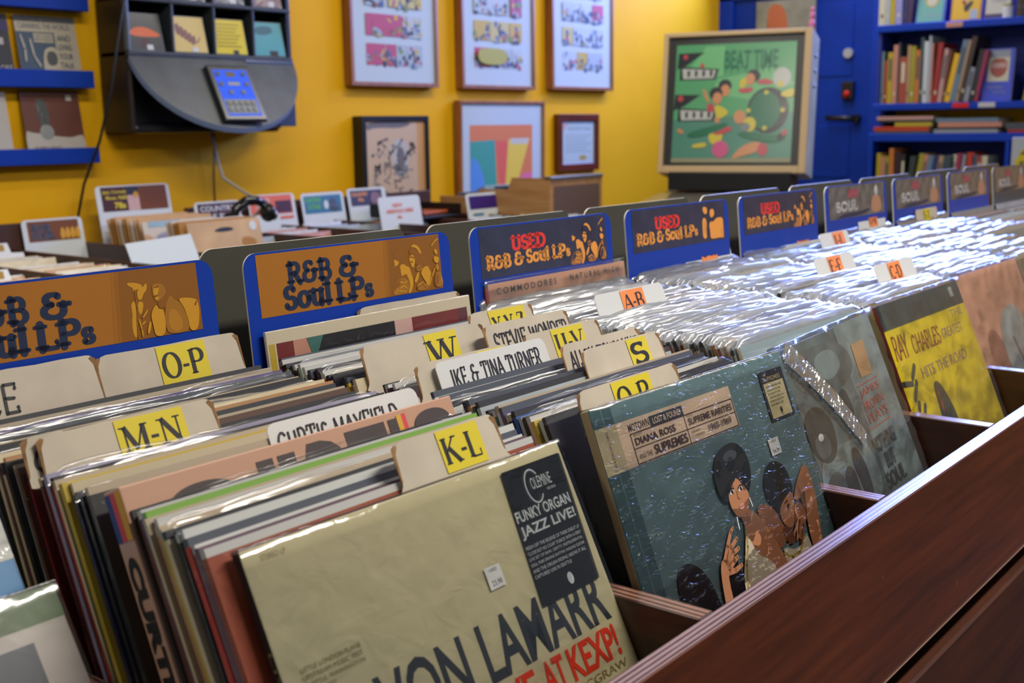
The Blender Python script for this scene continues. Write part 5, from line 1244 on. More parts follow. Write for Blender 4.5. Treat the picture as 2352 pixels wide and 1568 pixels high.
def single(x, y, z, col, label, lean=14):
    global S_USED
    if not S_USED: o = S_PROTO; S_USED = True
    else: o = S_PROTO.copy(); COL.objects.link(o)
    o.location = (x, y, z); o.rotation_euler = (-R(lean), 0, 0)
    o.material_slots[0].link = 'OBJECT'; o.material_slots[0].material = MATS[SP[col]]
    tag(o, label, 'single', 'singles in the rack along the yellow wall')
rs = random.Random(9)
CELLS = [(0, 2.09, 8, 'leftmost front cell of the wall rack'), (0, 2.46, 6, 'leftmost rear cell of the wall rack'), (1, 2.09, 8, 'front cell left of the orange-labelled tabs'), (1, 2.46, 7, 'rear cell left of the brown header card'),
 (2, 2.09, 9, 'front cell with the orange-labelled tabs'), (2, 2.46, 7, 'rear cell behind the orange-labelled tabs'), (3, 2.09, 8, 'front cell under the white paper'), (3, 2.46, 8, 'rear cell under the brown header card'),
 (6, 2.46, 5, 'cell under the black and white header card'), (7, 2.46, 5, 'cell under the red and white header card'), (8, 2.46, 5, 'cell under the green-on-blue header card'), (9, 2.46, 5, 'cell under the navy header card'), (10, 2.10, 6, 'cell before the red-lettered white card'), (11, 2.10, 6, 'cell left of the purple header card')]
for ci, y0, n, desc in CELLS:
    xc = X0+(ci+.5)*PX
    for i in range(n):
        col = rs.choice(['tan', 'cream', 'white', 'ivory', 'ivory', 'cream', 'white', 'tan'] if ci < 6 else ['white', 'silver grey', 'pale blue', 'white', 'salmon', 'cream'])
        single(xc+rs.uniform(-.012, .012), y0+i*(.27/n), -.152+rs.uniform(0, .008), col, '%s single, %s from the front, %s' % (col, ordn(i+1), desc), lean=18 if ci < 6 else 15)
def tabcard(x, y, z, label):
    b = MB(); b.prism([(-.09, -.19), (.09, -.19), (.09, -.012), (.055, -.010), (.05, .018), (-.05, .018), (-.055, -.010), (-.09, -.012)], 0, .001, card_new)
    o = b.build('tab_card', loc=(x, y, z), rot=(-R(18), 0, 0)); tag(o, label, 'tab card', 'white tab cards among the singles')
    p = Print(org=(-.05, -.0004, .018), step=.0003); p.rect(.012, .004, .088, .022, mat('tab_label_ochre', (0.30, 0.18, 0.01))); p.rect(.040, .004, .060, .022, mat('tab_label_blue', (0.10, 0.15, 0.22))); p.build('tab_label', o)
for x, y, z, l in ((X0+2.45*PX, 2.20, .030, 'white tab card with an ochre and blue label, nearest the orange singer header'), (X0+2.40*PX, 2.27, .032, 'white tab card with an ochre label, just behind the nearest one'), (X0+3.45*PX, 2.66, .046, 'white tab card with an ochre label under the brown header card'), (X0+1.5*PX, 2.32, .036, 'white tab card with an ochre label near the left frame edge')):
    tabcard(x, y, z, l)
# header cards of the rack
wcard = mat('rack_card_white', 'c3c9ca', rough=0.45)
def rack_header(x0, x1, y, ztop, hh, label, art, lean=10):
    w = x1-x0
    b = MB(); b.prism(rounded(w, hh, .014), 0, .002, wcard); o = b.build('header_card', loc=(x0, y, ztop-hh*math.cos(R(lean))), rot=(-R(lean), 0, 0)); tag(o, label, 'header card', 'white header cards of the rack along the wall')
    p = Print(org=(0, -.0003, hh), step=.0003); art(p, w); p.build('sign_panel', o)
rbrown = mat('rack_sign_brown', (0.16, 0.05, 0.014), rough=0.3, coat=0.7, coatbump=0.3, cbscale=20); rdk = mat('rack_sign_maroon', (0.055, 0.012, 0.012), rough=0.35, coat=0.5)
rblue = mat('rack_sign_blue', (0.035, 0.15, 0.26), rough=0.45); rgreen = mat('rack_sign_green', (0.12, 0.42, 0.05), rough=0.5); rred = mat('rack_sign_red', (0.62, 0.12, 0.05), rough=0.45, coat=0.3); rnavy = mat('rack_sign_navy', (0.04, 0.035, 0.07), rough=0.4); rpurple = mat('rack_sign_purple', (0.030, 0.008, 0.14), rough=0.4)
def h_brown(p, w):
    p.rect(.016, .006, w-.014, .066, rbrown); p.words('R&B', .028, .034, .018, wblue, 'fat', width=.06); p.words('SOUL', .026, .058, .018, wblue, 'fat', width=.075)
    for i in range(4): p.blob([(.115+i*.016, .062), (.118+i*.016, .034), (.126+i*.016, .026), (.133+i*.016, .040), (.131+i*.016, .062)], gold)
rack_header(1.020, 1.213, 2.78, .108, .26, 'white-edged header card with a brown and slate panel, far left', h_brown)
def h_78(p, w):
    p.rect(.018, .004, w-.012, .080, rdk); p.rect(.108, .004, .150, .080, MATS['sleeve_pink']); p.rect(.150, .004, w-.012, .080, rbrown); p.ell(.140, .030, .009, .009, gold)
    ym = mat('sign_yellow', (0.62, 0.50, 0.01), rough=0.5)
    p.sans('Jazz, Comedy', .022, .014, .085, .013, ym, bold=.02); p.sans('Blues, R&B', .032, .032, .074, .013, ym, bold=.02); p.sans('78s', .058, .052, .040, .020, ym, bold=.03)
rack_header(1.285, 1.550, 2.80, .192, .34, 'white-edged header card with yellow lettering on maroon, over the tan record sleeves', h_78)
def h_bw(p, w):
    p.rect(.012, .006, w-.010, .075, rdk); p.sans('COUNTRY', .022, .014, .14, .018, wcard, bold=.02); p.sans('FOLK BLUES', .020, .040, .15, .016, wcard, bold=.02)
rack_header(1.600, 1.785, 2.75, .126, .27, 'header card with pale lettering on maroon behind the headphones', h_bw)
def h_red(p, w):
    p.rect(.006, .004, w-.014, .070, rred); p.rect(.115, .024, w-.018, .066, rdk); p.sans('SINGLES', .012, .014, .08, .014, wcard, bold=.02); p.sans('1960s', .03, .038, .05, .014, wcard); p.rect(.13, .078, .19, .088, rred)
rack_header(1.820, 2.025, 2.75, .137, .28, 'white header card with a red panel and dark photo', h_red)
def h_grn(p, w):
    p.rect(.012, .010, w-.014, .074, rblue); p.sans('SOUNDTRACK', .020, .016, .075, .018, rgreen, bold=.03); p.sans('& STAGE', .028, .040, .06, .018, rgreen, bold=.03); p.ell(.115, .045, .011, .016, wcard); p.blob([(.13, .07), (.135, .03), (.15, .015), (.165, .035), (.18, .07)], MATS['sleeve_dkgrey'])
rack_header(2.055, 2.260, 2.75, .131, .28, 'white header card with green letters on a blue panel', h_grn)
def h_nav(p, w):
    p.rect(.014, .008, w-.022, .066, rnavy); p.sans('COUNTRY', .020, .016, .085, .014, MATS['sign_peach'], bold=.03); p.sans('45s', .05, .036, .03, .014, MATS['sign_peach'], bold=.03); p.blob([(.115, .062), (.12, .02), (.15, .015), (.17, .03), (.165, .062)], MATS['sleeve_mauve'])
rack_header(2.280, 2.480, 2.75, .137, .28, 'white header card with orange letters on a navy panel', h_nav)
def h_rw(p, w):
    p.sans('NEW', .065, .024, .05, .014, rred, bold=.03); p.sans('ARRIVALS HERE', .030, .044, .135, .014, rred, bold=.03); p.sans('45s', .08, .066, .025, .012, rred, bold=.03)
rack_header(2.110, 2.315, 2.42, .124, .25, 'plain white header card with red lettering, in front of the navy one', h_rw)
def h_pur(p, w):
    p.rect(.016, .010, w-.014, .060, rpurple); p.rect(.03, .075, .09, .085, rblue)
rack_header(2.565, 2.765, 2.42, .112, .25, 'white header card with a plain purple panel', h_pur)
# 10-inch records in tan sleeves
t10 = mat('kraft_sleeve', (0.46, 0.27, 0.11), rough=0.6, vary=0.12, vscale=14); t10d = mat('kraft_sleeve_dark', (0.34, 0.15, 0.018), rough=0.6); t10p = mat('kraft_sleeve_pale', (0.50, 0.44, 0.36), rough=0.55)
def ten(y, lean, mm, label, x=1.408, dz=0):
    b = MB(); b.box((-.131, 0, 0), (.131, .006, .258), mm, bevel=.001, segs=1); o = b.build('record_sleeve', loc=(x, y, -.1545+dz), rot=(-R(lean), 0, 0)); tag(o, label, 'record', 'ten-inch records in tan sleeves below the listening station'); return o
for i in range(9):
    mm = (t10, t10d, t10, t10p, t10d, t10, t10p, t10, t10)[i]
    ten(2.725-i*.020, 14, mm, '%s ten-inch sleeve, %s in front of the yellow-lettered header card' % (('tan', 'ochre', 'tan', 'pale', 'ochre', 'tan', 'pale', 'tan', 'tan')[i], ordn(i+1)), dz=.004*((i*7) % 3))
o = ten(2.530, 15, t10p, 'pale ten-inch sleeve with grey scribbled letters and a torn corner', x=1.400)
p = Print(org=(-.131, -.0003, .258), step=.0003); p.rect(.02, .0, .13, .018, MATS['sleeve_sky']); p.blob([(.03, .05), (.07, .03), (.23, .03), (.23, .2), (.05, .2)], MATS['sleeve_lavender']); p.words('INK', .075, .115, .060, mat('scribble_blue', '3c4870'), 'marker', width=.11, shear=.3); p.blob([(.0, .03), (.03, .05), (.05, .10), (.035, .13), (.0, .07)], t10); p.build('cover_print', o)
for i in range(6):
    mm = (t10p, t10, t10p, t10d, t10d, t10d)[i]
    ten(2.430-i*.011, 12, mm, '%s ten-inch sleeve, %s behind the front sleeve with the half-moon hole' % (('pale', 'tan', 'pale', 'ochre', 'ochre', 'ochre')[i], ordn(6-i)), dz=.002*(i % 3))
o = ten(2.350, 12, mat('kraft_sleeve_front', (0.48, 0.31, 0.15), rough=0.55, vary=0.2, vscale=10), 'tan ten-inch sleeve with a dark half-moon finger hole and a white spot', x=1.418)
p = Print(org=(-.131, -.0003, .258), step=.0003); p.blob([(.085, .030), (.11, .020), (.15, .020), (.165, .030), (.125, .034)], MATS['sleeve_ink'], it=1); p.ell(.232, .022, .013, .014, wcard); p.blob([(.18, .05), (.24, .06), (.23, .10), (.19, .09)], t10d); p.build('cover_print', o)
# paper
b = MB(); b.box((-.100, -.001, 0), (.100, .0006, .150), mat('paper_white', 'b9c2c6', rough=0.7)); o = b.build('paper_sheet', loc=(1.075, 2.16, -.055), rot=(-R(24), R(-3), 0)); tag(o, 'blank white sheet of paper standing in the wall rack', 'paper')
# tan stepped crate
crate = wood('crate_maple', 'a06c38', 'c29a64', rough=0.45, axis='Y', coat=0.1)
cr = empty('record_crate', (2.74, 2.20, -.155)); tag(cr, 'tan wooden stepped record crate with a brown front panel and metal top strip', 'crate')
b = MB(); b.prism([(0, 0), (.55, 0), (.55, .245), (.36, .245), (.34, .275), (.20, .275), (.18, .322), (0, .322)], 0, .014, crate, axes='yz'); b.build('side_board', cr)
b = MB(); b.prism([(0, 0), (.55, 0), (.55, .245), (.36, .245), (.34, .275), (.20, .275), (.18, .322), (0, .322)], .326, .340, crate, axes='yz'); b.build('side_board', cr)
b = MB(); b.box((.014, 0, 0), (.326, .012, .318), crate, bevel=.002); b.build('front_board', cr)
b = MB(); b.box((.024, -.003, .02), (.318, .001, .292), mat('crate_brown_panel', (0.13, 0.078, 0.048), rough=0.6)); b.build('front_panel', cr)
b = MB(); b.box((.0, -.006, .314), (.340, .030, .328), steel, bevel=.003); b.build('metal_strip', cr)
b = MB(); b.box((.014, .0, .0), (.326, .55, .012), crate); b.build('bottom_board', cr)
b = MB(); b.box((-.003, .24, .11), (.0005, .36, .19), mat('crate_handle_dark', '3a1d0c', rough=0.6), bevel=.002); b.build('handle_slot', cr)
for i, (y, z, c_) in enumerate(((.215, .012, 'sleeve_ink'), (.26, .012, 'sleeve_dkgrey'), (.31, .012, 'sleeve_sky'), (.40, .012, 'sleeve_brown'), (.45, .012, 'sleeve_dkgrey'))):
    b = MB(); b.box((-.150, 0, 0), (.150, .005, .275 if i < 3 else .245), MATS[c_], bevel=.001, segs=1)
    o = b.build('record_sleeve', loc=(2.91, 2.20+y, -.155+z+.001), rot=(-R(4), 0, 0)); tag(o, '%s sleeve in the tan crate, %s from its front panel' % (('blue-black', 'dark grey', 'pale blue', 'brown', 'charcoal')[i], ordn(i+1)), 'record', 'records in the tan crate')
# open box of discs beside the purple header
b = MB(); b.box((-.11, -.13, 0), (.11, .13, .012), black, bevel=.003); b.box((-.11, -.13, .012), (-.10, .13, .05), black); b.box((.10, -.13, .012), (.11, .13, .05), black); b.box((-.1, .12, .012), (.1, .13, .05), black)
o = b.build('disc_tray', loc=(2.44, 2.60, .030)); tag(o, 'shallow black tray on the wall rack holding an orange sleeve', 'tray')
b = MB(); b.box((-.085, -.09, 0), (.085, .09, .01), MATS['sleeve_orange'], bevel=.002); o = b.build('single_sleeve', loc=(2.44, 2.60, .045), rot=(0, 0, .2)); tag(o, 'orange single sleeve lying flat in the shallow black tray', 'single')

# ------------------------------------------------------------------ pinball machine at the far end of the aisle
pbw = mat('backbox_cream_frame', (0.46, 0.33, 0.17), rough=0.5); pbs = mat('backbox_side', (0.40, 0.38, 0.22), rough=0.5, vary=0.25, vscale=6)
YP = R(-73.5)
pm = empty('pinball_machine', (3.539, 1.891, FLOOR), (0, 0, YP)); tag(pm, 'old pinball machine with a green backglass in a cream frame', 'pinball machine')
def pb(lo, hi, mm, nm, par=None, bev=.004, rot=None, pivot=None):
    b = MB(); b.box(lo, hi, mm, bevel=bev, rot=rot, pivot=pivot); return b.build(nm, par or pm)
BZ = .160-FLOOR
bx = empty('backbox', (0, 0, BZ), (-R(9.5), 0, 0)); bx.parent = pm
BW, BH = .602, .575
b = MB(); b.box((-BW/2, .028, 0), (BW/2, .20, BH), pbs, bevel=.004); b.build('backbox_case', bx)
b = MB()
for lo, hi in (((-BW/2, 0, 0), (-BW/2+.020, .028, BH)), ((BW/2-.030, 0, 0), (BW/2, .028, BH)), ((-BW/2+.02, 0, 0), (BW/2-.03, .028, .030)), ((-BW/2+.02, 0, BH-.018), (BW/2-.03, .028, BH))): b.box(lo, hi, pbw, bevel=.003)
b.build('backbox_frame', bx)
b = MB(); b.box((-BW/2+.02, .018, .03), (BW/2-.03, .0275, BH-.018), MATS['black_plastic']); b.build('backglass_border', bx)
p = Print(org=(-BW/2, .0175, BH), step=.00005)
def C2(n, c): return mat('glass_'+n, c, rough=0.25)
gA_, gB_, gC_, gD_, gK, gR, gP, gY, gS, gW, gG = C2('green', (0.075, 0.30, 0.13)), C2('green_light', (0.13, 0.40, 0.17)), C2('green_deep', (0.008, 0.13, 0.065)), C2('sea', (0.06, 0.21, 0.15)), C2('black', (0.015, 0.022, 0.025)), C2('red', (0.42, 0.05, 0.07)), C2('pink', (0.48, 0.07, 0.20)), C2('yellow', (0.50, 0.42, 0.04)), C2('skin', (0.50, 0.22, 0.10)), C2('white', (0.40, 0.42, 0.40)), C2('grey', (0.16, 0.19, 0.19))
def q(pts): return [(.052+(x-205)/1180*.488, .048+(y-170)/1115*.482) for x, y in pts]   # picture plane of the glass
p.poly(q([(205, 170), (1385, 170), (1385, 1285), (205, 1285)]), gA_)
p.poly(q([(205, 880), (1385, 820), (1385, 1285), (205, 1285)]), gD_); p.poly(q([(500, 190), (690, 190), (690, 470), (300, 470)]), gB_); p.poly(q([(640, 500), (1200, 400), (1385, 560), (1000, 700), (560, 640)]), gB_)
p.poly(q([(230, 250), (490, 245), (310, 370), (220, 400)]), gK); p.poly(q([(215, 640), (470, 645), (310, 750), (205, 790)]), gK)
for y in (395, 785):
    p.poly(q([(250, y-20), (640, y+10), (610, y+110), (250, y+110)]), gK); p.poly(q([(272, y), (610, y+20), (590, y+95), (285, y+98)]), gW)
    for x in (325, 400, 475, 550): p.poly(q([(x, y+20), (x+28, y+22), (x+26, y+78), (x+2, y+78)]), gK)
o_ = q([(690, 235), (1215, 410)])
p.sans('BEAT', o_[0][0], o_[0][1], (o_[1][0]-o_[0][0])*.50, .075, gC_, bold=.03); p.sans('TIME', o_[0][0]+(o_[1][0]-o_[0][0])*.54, o_[0][1], (o_[1][0]-o_[0][0])*.46, .075, gC_, bold=.03)
for x in (700, 760, 830, 900, 1010, 1070, 1130, 1190): p.poly(q([(x-8, 380), (x+14, 380), (x+4, 470)]), gC_)
p.ell(*q([(300, 285)])[0], .010, .010, gR); p.ell(*q([(270, 678)])[0], .012, .012, gR); p.ell(*q([(472, 370)])[0], .008, .010, gR)
p.ell(*q([(1260, 500)])[0], .036, .040, gW); p.blob(q([(1205, 560), (1260, 520), (1290, 560), (1240, 600)]), gY)
# plain figures of a band: hair, faces, shirts, a big drum, cymbals
p.ell(*q([(1140, 800)])[0], .083, .092, gK); p.ell(*q([(1110, 800)])[0], .062, .078, gC_)
for a in (0, 90, 180, 270): p.ell(*q([(1118+165*math.cos(R(a)), 800+165*math.sin(R(a)))])[0], .009, .009, gY)
for hx, hy, fx, fy in ((985, 480, 955, 510), (710, 565, 715, 610), (625, 635, 640, 680)):
    p.ell(*q([(hx, hy)])[0], .027, .026, gK); p.ell(*q([(fx, fy)])[0], .019, .024, gS)
p.blob(q([(840, 540), (900, 480), (930, 540), (880, 620)]), gY); p.blob(q([(835, 600), (980, 580), (990, 620), (920, 640), (850, 625)]), gR); p.blob(q([(1020, 530), (1100, 500), (1190, 540), (1170, 560), (1040, 560)]), gR)
p.blob(q([(530, 740), (600, 720), (620, 800), (560, 820)]), gR); p.blob(q([(610, 740), (700, 760), (770, 820), (680, 880), (630, 850)]), gY); p.blob(q([(480, 590), (520, 600), (570, 720), (540, 720)]), gS); p.blob(q([(620, 850), (680, 870), (670, 920), (630, 910)]), gS)
p.ell(*q([(870, 860)])[0], .024, .028, gS); p.ell(*q([(970, 930)])[0], .026, .030, gY); p.ell(*q([(930, 955)])[0], .020, .018, gG)
p.blob(q([(560, 1000), (720, 1000), (700, 1100), (590, 1120)]), gY); p.blob(q([(600, 990), (800, 940), (810, 980), (650, 1040)]), gR); p.ell(*q([(695, 1160)])[0], .034, .034, gP)
p.blob(q([(790, 1260), (900, 1130), (1060, 1080), (1120, 1130), (1060, 1190), (900, 1230)]), gS); p.ell(*q([(1110, 1165)])[0], .020, .026, gR)
p.blob(q([(240, 960), (300, 970), (330, 1010), (270, 1010)]), gS); p.blob(q([(400, 1120), (550, 1090), (560, 1140), (420, 1150)]), gY); p.blob(q([(330, 1010), (640, 930), (780, 900), (700, 990), (400, 1060)]), gC_)
p.blob(q([(820, 1010), (1000, 1000), (1180, 1040), (1330, 1010), (1280, 1110), (1000, 1080)]), gC_); p.blob(q([(1230, 1040), (1290, 1000), (1330, 1050), (1260, 1090)]), gK); p.ell(*q([(1310, 1010)])[0], .010, .012, gR)
p.blob(q([(1250, 640), (1385, 590), (1385, 690), (1270, 680)]), gY)
p.poly(q([(205, 1245), (1385, 1245), (1385, 1285), (205, 1285)]), mat('glass_khaki', (0.22, 0.22, 0.13), rough=0.3))
p.build('backglass_art', bx)
b = MB(); b.box((-BW/2+.022, .006, .032), (BW/2-.032, .010, BH-.020), film('backglass_pane', gloss=.0, rough=.3, bump=0, scale=5, haze=.0, fres=.02)); b.build('backglass_pane', bx)
b = MB(); b.box((BW/2-.04, .20, .10), (BW/2-.01, .29, .46), MATS['black_plastic'], bevel=.01); b.build('rear_shadow_block', bx)  # black block built in place of the hinge door's shadow
b = MB()
for z in (.36, .42, .48): b.ball((BW/2+.002, .09, z), .008, steel)
b.build('latch', bx)
pb((-.25, -.02, BZ-.07), (.25, .17, BZ+.005), MATS['black_plastic'], 'neck')
tilt = Matrix.Rotation(R(3.8), 3, 'X'); pv = (0, .2, BZ-.08)
pb((-.29, -1.12, BZ-.48), (.29, .20, BZ-.075), mat('pinball_cabinet_side', (0.25, 0.19, 0.10), rough=0.5, vary=0.3, vscale=5), 'cabinet', rot=tilt, pivot=pv)
pb((-.285, -1.10, BZ-.076), (.285, -.02, BZ-.066), mat('playfield_glass', (0.16, 0.15, 0.12), rough=0.08, vary=0.5, vscale=9), 'playfield_glass', rot=tilt, pivot=pv)
for sx in (-1, 1):
    pb((sx*.28-.02, -1.08, 0), (sx*.28+.02, -1.04, BZ-.44), steel, 'leg'); pb((sx*.28-.02, .13, 0), (sx*.28+.02, .17, BZ-.40), steel, 'leg')
# little pink figure on the backbox
b = MB(); pk = mat('figurine_pink', (0.62, 0.16, 0.34), rough=0.5)
b.ball((0, 0, .018), (.012, .012, .018), pk); b.ball((.002, 0, .050), (.010, .010, .016), pk); b.ball((.002, 0, .074), (.008, .008, .010), pk)
o = b.build('figurine', loc=(3.770, 1.660, .7275)); tag(o, 'small pink figure standing on the corner of the pinball backbox', 'figurine')
# picture hanging on the door above the backbox
e = empty('canvas_picture', (5.392, 2.40, .62)); tag(e, 'unframed canvas of an orange figure on grey, hung on the blue door', 'picture')
b = MB(); b.box((-.020, -.02, 0), (0, .33, .40), mat('canvas_edge', (0.20, 0.18, 0.14), rough=0.7), bevel=.002); b.build('canvas', e)
p = Print(org=(-.0205, .33, .40), X=(0, -1, 0), D=(0, 0, -1), step=.0004); p.rect(0, 0, .35, .40, mat('canvas_grey', (0.22, 0.22, 0.17), rough=0.7, vary=0.3, vscale=8)); p.blob([(.06, .02), (.17, .02), (.20, .18), (.15, .26), (.13, .40), (.06, .40), (.08, .22)], mat('canvas_orange', (0.42, 0.12, 0.05), rough=0.6)); p.blob([(.15, .20), (.26, .24), (.27, .28), (.14, .28)], MATS['canvas_orange']); p.build('canvas_print', e)

# ------------------------------------------------------------------ blue bookcase on the right wall
bc = empty('bookcase', (5.33, 1.4, FLOOR)); tag(bc, 'royal blue open bookcase against the yellow right wall', 'bookcase')
bo = Vector((-5.33, -1.4, -FLOOR))
def cb(lo, hi, nm, mm=None, bev=.003):
    b = MB(); b.box(Vector(lo)+bo, Vector(hi)+bo, mm or blue, bevel=bev, segs=1); return b.build(nm, bc)
XF = 5.20
YL, YR_ = 1.965, .62
cb((XF, YR_, .800), (5.449, YL, .835), 'shelf'); cb((XF, YR_, .412), (5.449, YL+.005, .445), 'shelf'); cb((XF+.01, YR_, .255), (5.449, YL, .295), 'shelf'); cb((XF+.01, YR_, -.12), (5.449, YL, -.09), 'shelf'); cb((XF+.01, YR_, -.50), (5.449, YL, -.47), 'shelf')
bd = mat('bookcase_back_blue', (0.003, 0.018, 0.20), rough=0.6)
cb((5.435, YR_, .445), (5.449, YL, 1.06), 'back_panel', bd); cb((5.435, YR_, FLOOR), (5.449, YL, .255), 'back_panel', bd)
cb((XF+.10, YL-.022, .295), (5.435, YL, .412), 'post'); cb((XF+.02, YL-.022, .445), (5.435, YL, .800), 'side_panel', bd); cb((XF+.01, YL, FLOOR), (5.449, YL+.022, .295), 'side_panel'); cb((XF+.01, 1.285, FLOOR), (5.435, 1.305, .255), 'side_panel'); cb((XF+.01, YR_-.022, FLOOR), (5.449, YR_, 1.06), 'side_panel')
for y, z, w, c_ in ((1.575, .805, .080, 'sleeve_salmon'), (1.525, .418, .080, 'alarm_red'), (1.400, .418, .080, 'sleeve_yellow')):
    cb((XF-.004, y-w/2, z), (XF-.0005, y+w/2, z+.024), 'shelf_label', MATS[c_], bev=.001)
BK = {'teal grey': '5c7476', 'rust': '8e3a20', 'yellow': 'a69418', 'salmon': 'b57a62', 'dark grey': '3c4448', 'brick red': '93402c', 'tan': 'a08560', 'olive': '8f8820', 'orange': 'b36a28', 'dark teal': '2a4448', 'white': 'b5bcba', 'silver': '98a4a8', 'crimson': '8f1f1a',
      'pink': 'b08a80', 'brown': '6a3a20', 'bright yellow': 'd0a404', 'steel blue': '5a7484', 'grey': '80888e', 'black': '14171c', 'magenta': '8a2046', 'cream': 'b8b496', 'lavender': '8888b8', 'navy': '1e2858', 'plum': '3a2448', 'maroon': '2c1416', 'dark green': '25362f', 'slate': '3c5268', 'dark brown': '35261c', 'red orange': 'a83010'}
for n_, h_ in BK.items(): mat('book_'+n_.replace(' ', '_'), h_, rough=0.5, coat=0.2, crough=0.2)
pages = mat('book_pages', 'b8b0a0', rough=0.8)
def book_obj(th, h, d, mm):
    """a book standing upright, spine towards -X: cover, rounded spine, page block"""
    b = MB()
    b.box((.0, -th/2, 0), (d, -th/2+.0018, h), mm); b.box((0, th/2-.0018, 0), (d, th/2, h), mm); b.box((-.0015, -th/2, 0), (.0015, th/2, h), mm, bevel=.0008, segs=1)
    b.box((.002, -th/2+.0018, .002), (d-.003, th/2-.0018, h-.003), pages)
    return b.build('book')
def row(items, y, z, desc, x=XF+.012, base=0):
    n = 0
    for it in items:
        col, th, h, lean = it[:4]
        n += 1
        mm = MATS['book_'+col.replace(' ', '_')]
        o = book_obj(th, h, min(.21, h*.74), mm)
        # leaning to the right in the picture: the head moves towards -Y
        o.location = (x, y-th/2/math.cos(R(lean)), z); o.rotation_euler = (R(lean), 0, 0)
        if lean: o.location.z += th/2*math.sin(R(lean))
        y -= th/math.cos(R(lean))+.0012
        tag(o, '%s book spine, %s %s' % (col, ordn(n), desc), 'book', 'books on the blue bookcase')
        p = Print(org=(-.0016, th/2, h), X=(0, -1, 0), D=(0, 0, -1), step=.0003)
        p.rect(th*.25, h*.12, th*.75, h*.55, MATS['book_cream' if col in ('black', 'navy', 'crimson', 'rust', 'brick red', 'dark teal', 'dark grey', 'plum', 'slate') else 'book_dark_grey']) if n % 3 == 0 and th > .016 else p.rect(th*.3, h*.8, th*.7, h*.86, MATS['book_dark_grey' if n % 2 else 'book_cream'])
        p.build('spine_title', o)
    return y
y = row([('teal grey', .012, .26, 0), ('rust', .018, .215, 0), ('yellow', .026, .255, 0), ('salmon', .022, .29, 0), ('dark grey', .010, .30, 0), ('brick red', .036, .23, 0), ('tan', .014, .285, 0), ('olive', .026, .28, 0), ('orange', .022, .26, 0),
         ('dark teal', .016, .32, 0), ('white', .022, .30, 0), ('silver', .012, .325, 0), ('salmon', .010, .29, 0), ('crimson', .026, .29, 4), ('pink', .020, .26, 6), ('brown', .012, .25, 7), ('bright yellow', .026, .235, 10), ('steel blue', .026, .30, 10), ('tan', .012, .30, 10), ('dark brown', .024, .315, 10), ('grey', .022, .165, 10), ('black', .026, .25, 10), ('magenta', .018, .245, 9)], 1.935, .4455, 'from the left on the middle bookcase shelf')
Y_FACE = y
def facing(y0, w, h, z, mm, label, art, lean=8, th=.02):
    """a book turned cover-out"""
    b = MB(); b.box((0, -w, 0), (th, 0, h), pages, bevel=.001, segs=1); b.box((-.002, -w-.002, -.0), (0.0, .002, h+.002), mm)
    o = b.build('book', loc=(XF+.03, y0, z), rot=(0, R(lean), 0)); tag(o, label, 'book', 'books on the blue bookcase')
    p = Print(org=(-.0022, .0, h), X=(0, -1, 0), D=(0, 0, -1), step=.0004); art(p, w, h); p.build('cover_print', o)
def can(p, w, h):
    p.rect(.018, .004, w-.018, .155, MATS['book_grey']); p.rect(.018, .04, w-.018, .155, MATS['book_cream']); p.blob([(.030, .045), (w-.030, .045), (w-.028, .115), (w/2, .142), (.028, .115)], MATS['book_brick_red'], it=1); p.rect(.034, .066, w-.034, .090, MATS['book_pink']); p.sans('THE WORLD', .02, .175, .075, .016, MATS['book_grey']); p.sans('OF A CAN', .05, .20, .06, .014, MATS['book_grey'])
facing(Y_FACE-.010, .135, .250, .4455, mat('book_front_blue', (0.010, 0.04, 0.42), rough=0.4), 'blue cover-out book with a plain red and cream panel on the middle shelf', can)
y = row([('olive', .014, .17, 10), ('cream', .036, .205, 11), ('dark teal', .034, .29, 11), ('slate', .020, .33, 11), ('bright yellow', .016, .06, 8), ('rust', .018, .27, 11), ('dark teal', .030, .31, 11), ('dark brown', .030, .30, 10), ('dark grey', .03, .30, 10)], Y_FACE-.205, .4455, 'after the cover-out blue book, middle bookcase shelf')
y = row([('cream', .034, .27, 0), ('silver', .022, .27, 0), ('yellow', .026, .28, 0), ('lavender', .034, .27, 0), ('navy', .022, .27, 3), ('plum', .026, .27, 3)], 1.962, .8355, 'from the left on the top bookcase shelf')
def mint(p, w, h): p.rect(.004, .0, w-.004, h-.004, mat('book_mint', (0.12, 0.36, 0.28), rough=0.5)); p.ell(w*.55, h*.50, .034, .036, MATS['book_yellow']); p.ell(w*.55, h*.52, .026, .026, MATS['book_cream']); p.sans('GARDEN', .03, h*.80, .08, .014, MATS['book_silver'])
facing(y-.012, .135, .22, .8355, mat('book_cyan_blue', (0.010, 0.10, 0.40), rough=0.4), 'mint cover-out book with a yellow disc on the top shelf', mint)
def yab(p, w, h): p.rect(.004, .0, w-.004, h-.004, MATS['book_bright_yellow']); p.blob([(.05, h-.16), (.09, h-.15), (.085, h-.10), (.055, h-.09)], MATS['book_silver']); p.blob([(.042, h-.10), (.07, h-.095), (.062, h-.062)], MATS['book_crimson']); p.blob([(.055, h-.065), (.075, h-.08), (.095, h-.095), (.105, h-.085), (.07, h-.03)], MATS['book_black']); p.rect(.09, h-.05, .125, h-.004, MATS['book_silver'])
facing(y-.185, .140, .23, .8355, MATS['book_orange'], 'yellow cover-out book with abstract dark and red shapes on the top shelf', yab)
def wpu(p, w, h): p.rect(.004, .0, w-.004, h-.022, MATS['book_cream']); p.sans('THURBER', .02, h-.13, .09, .024, MATS['book_silver']); p.sans('STORIES', .03, h-.09, .07, .016, MATS['book_grey'])
facing(y-.345, .120, .23, .8355, MATS['book_plum'], 'white and purple cover-out book on the top shelf', wpu)
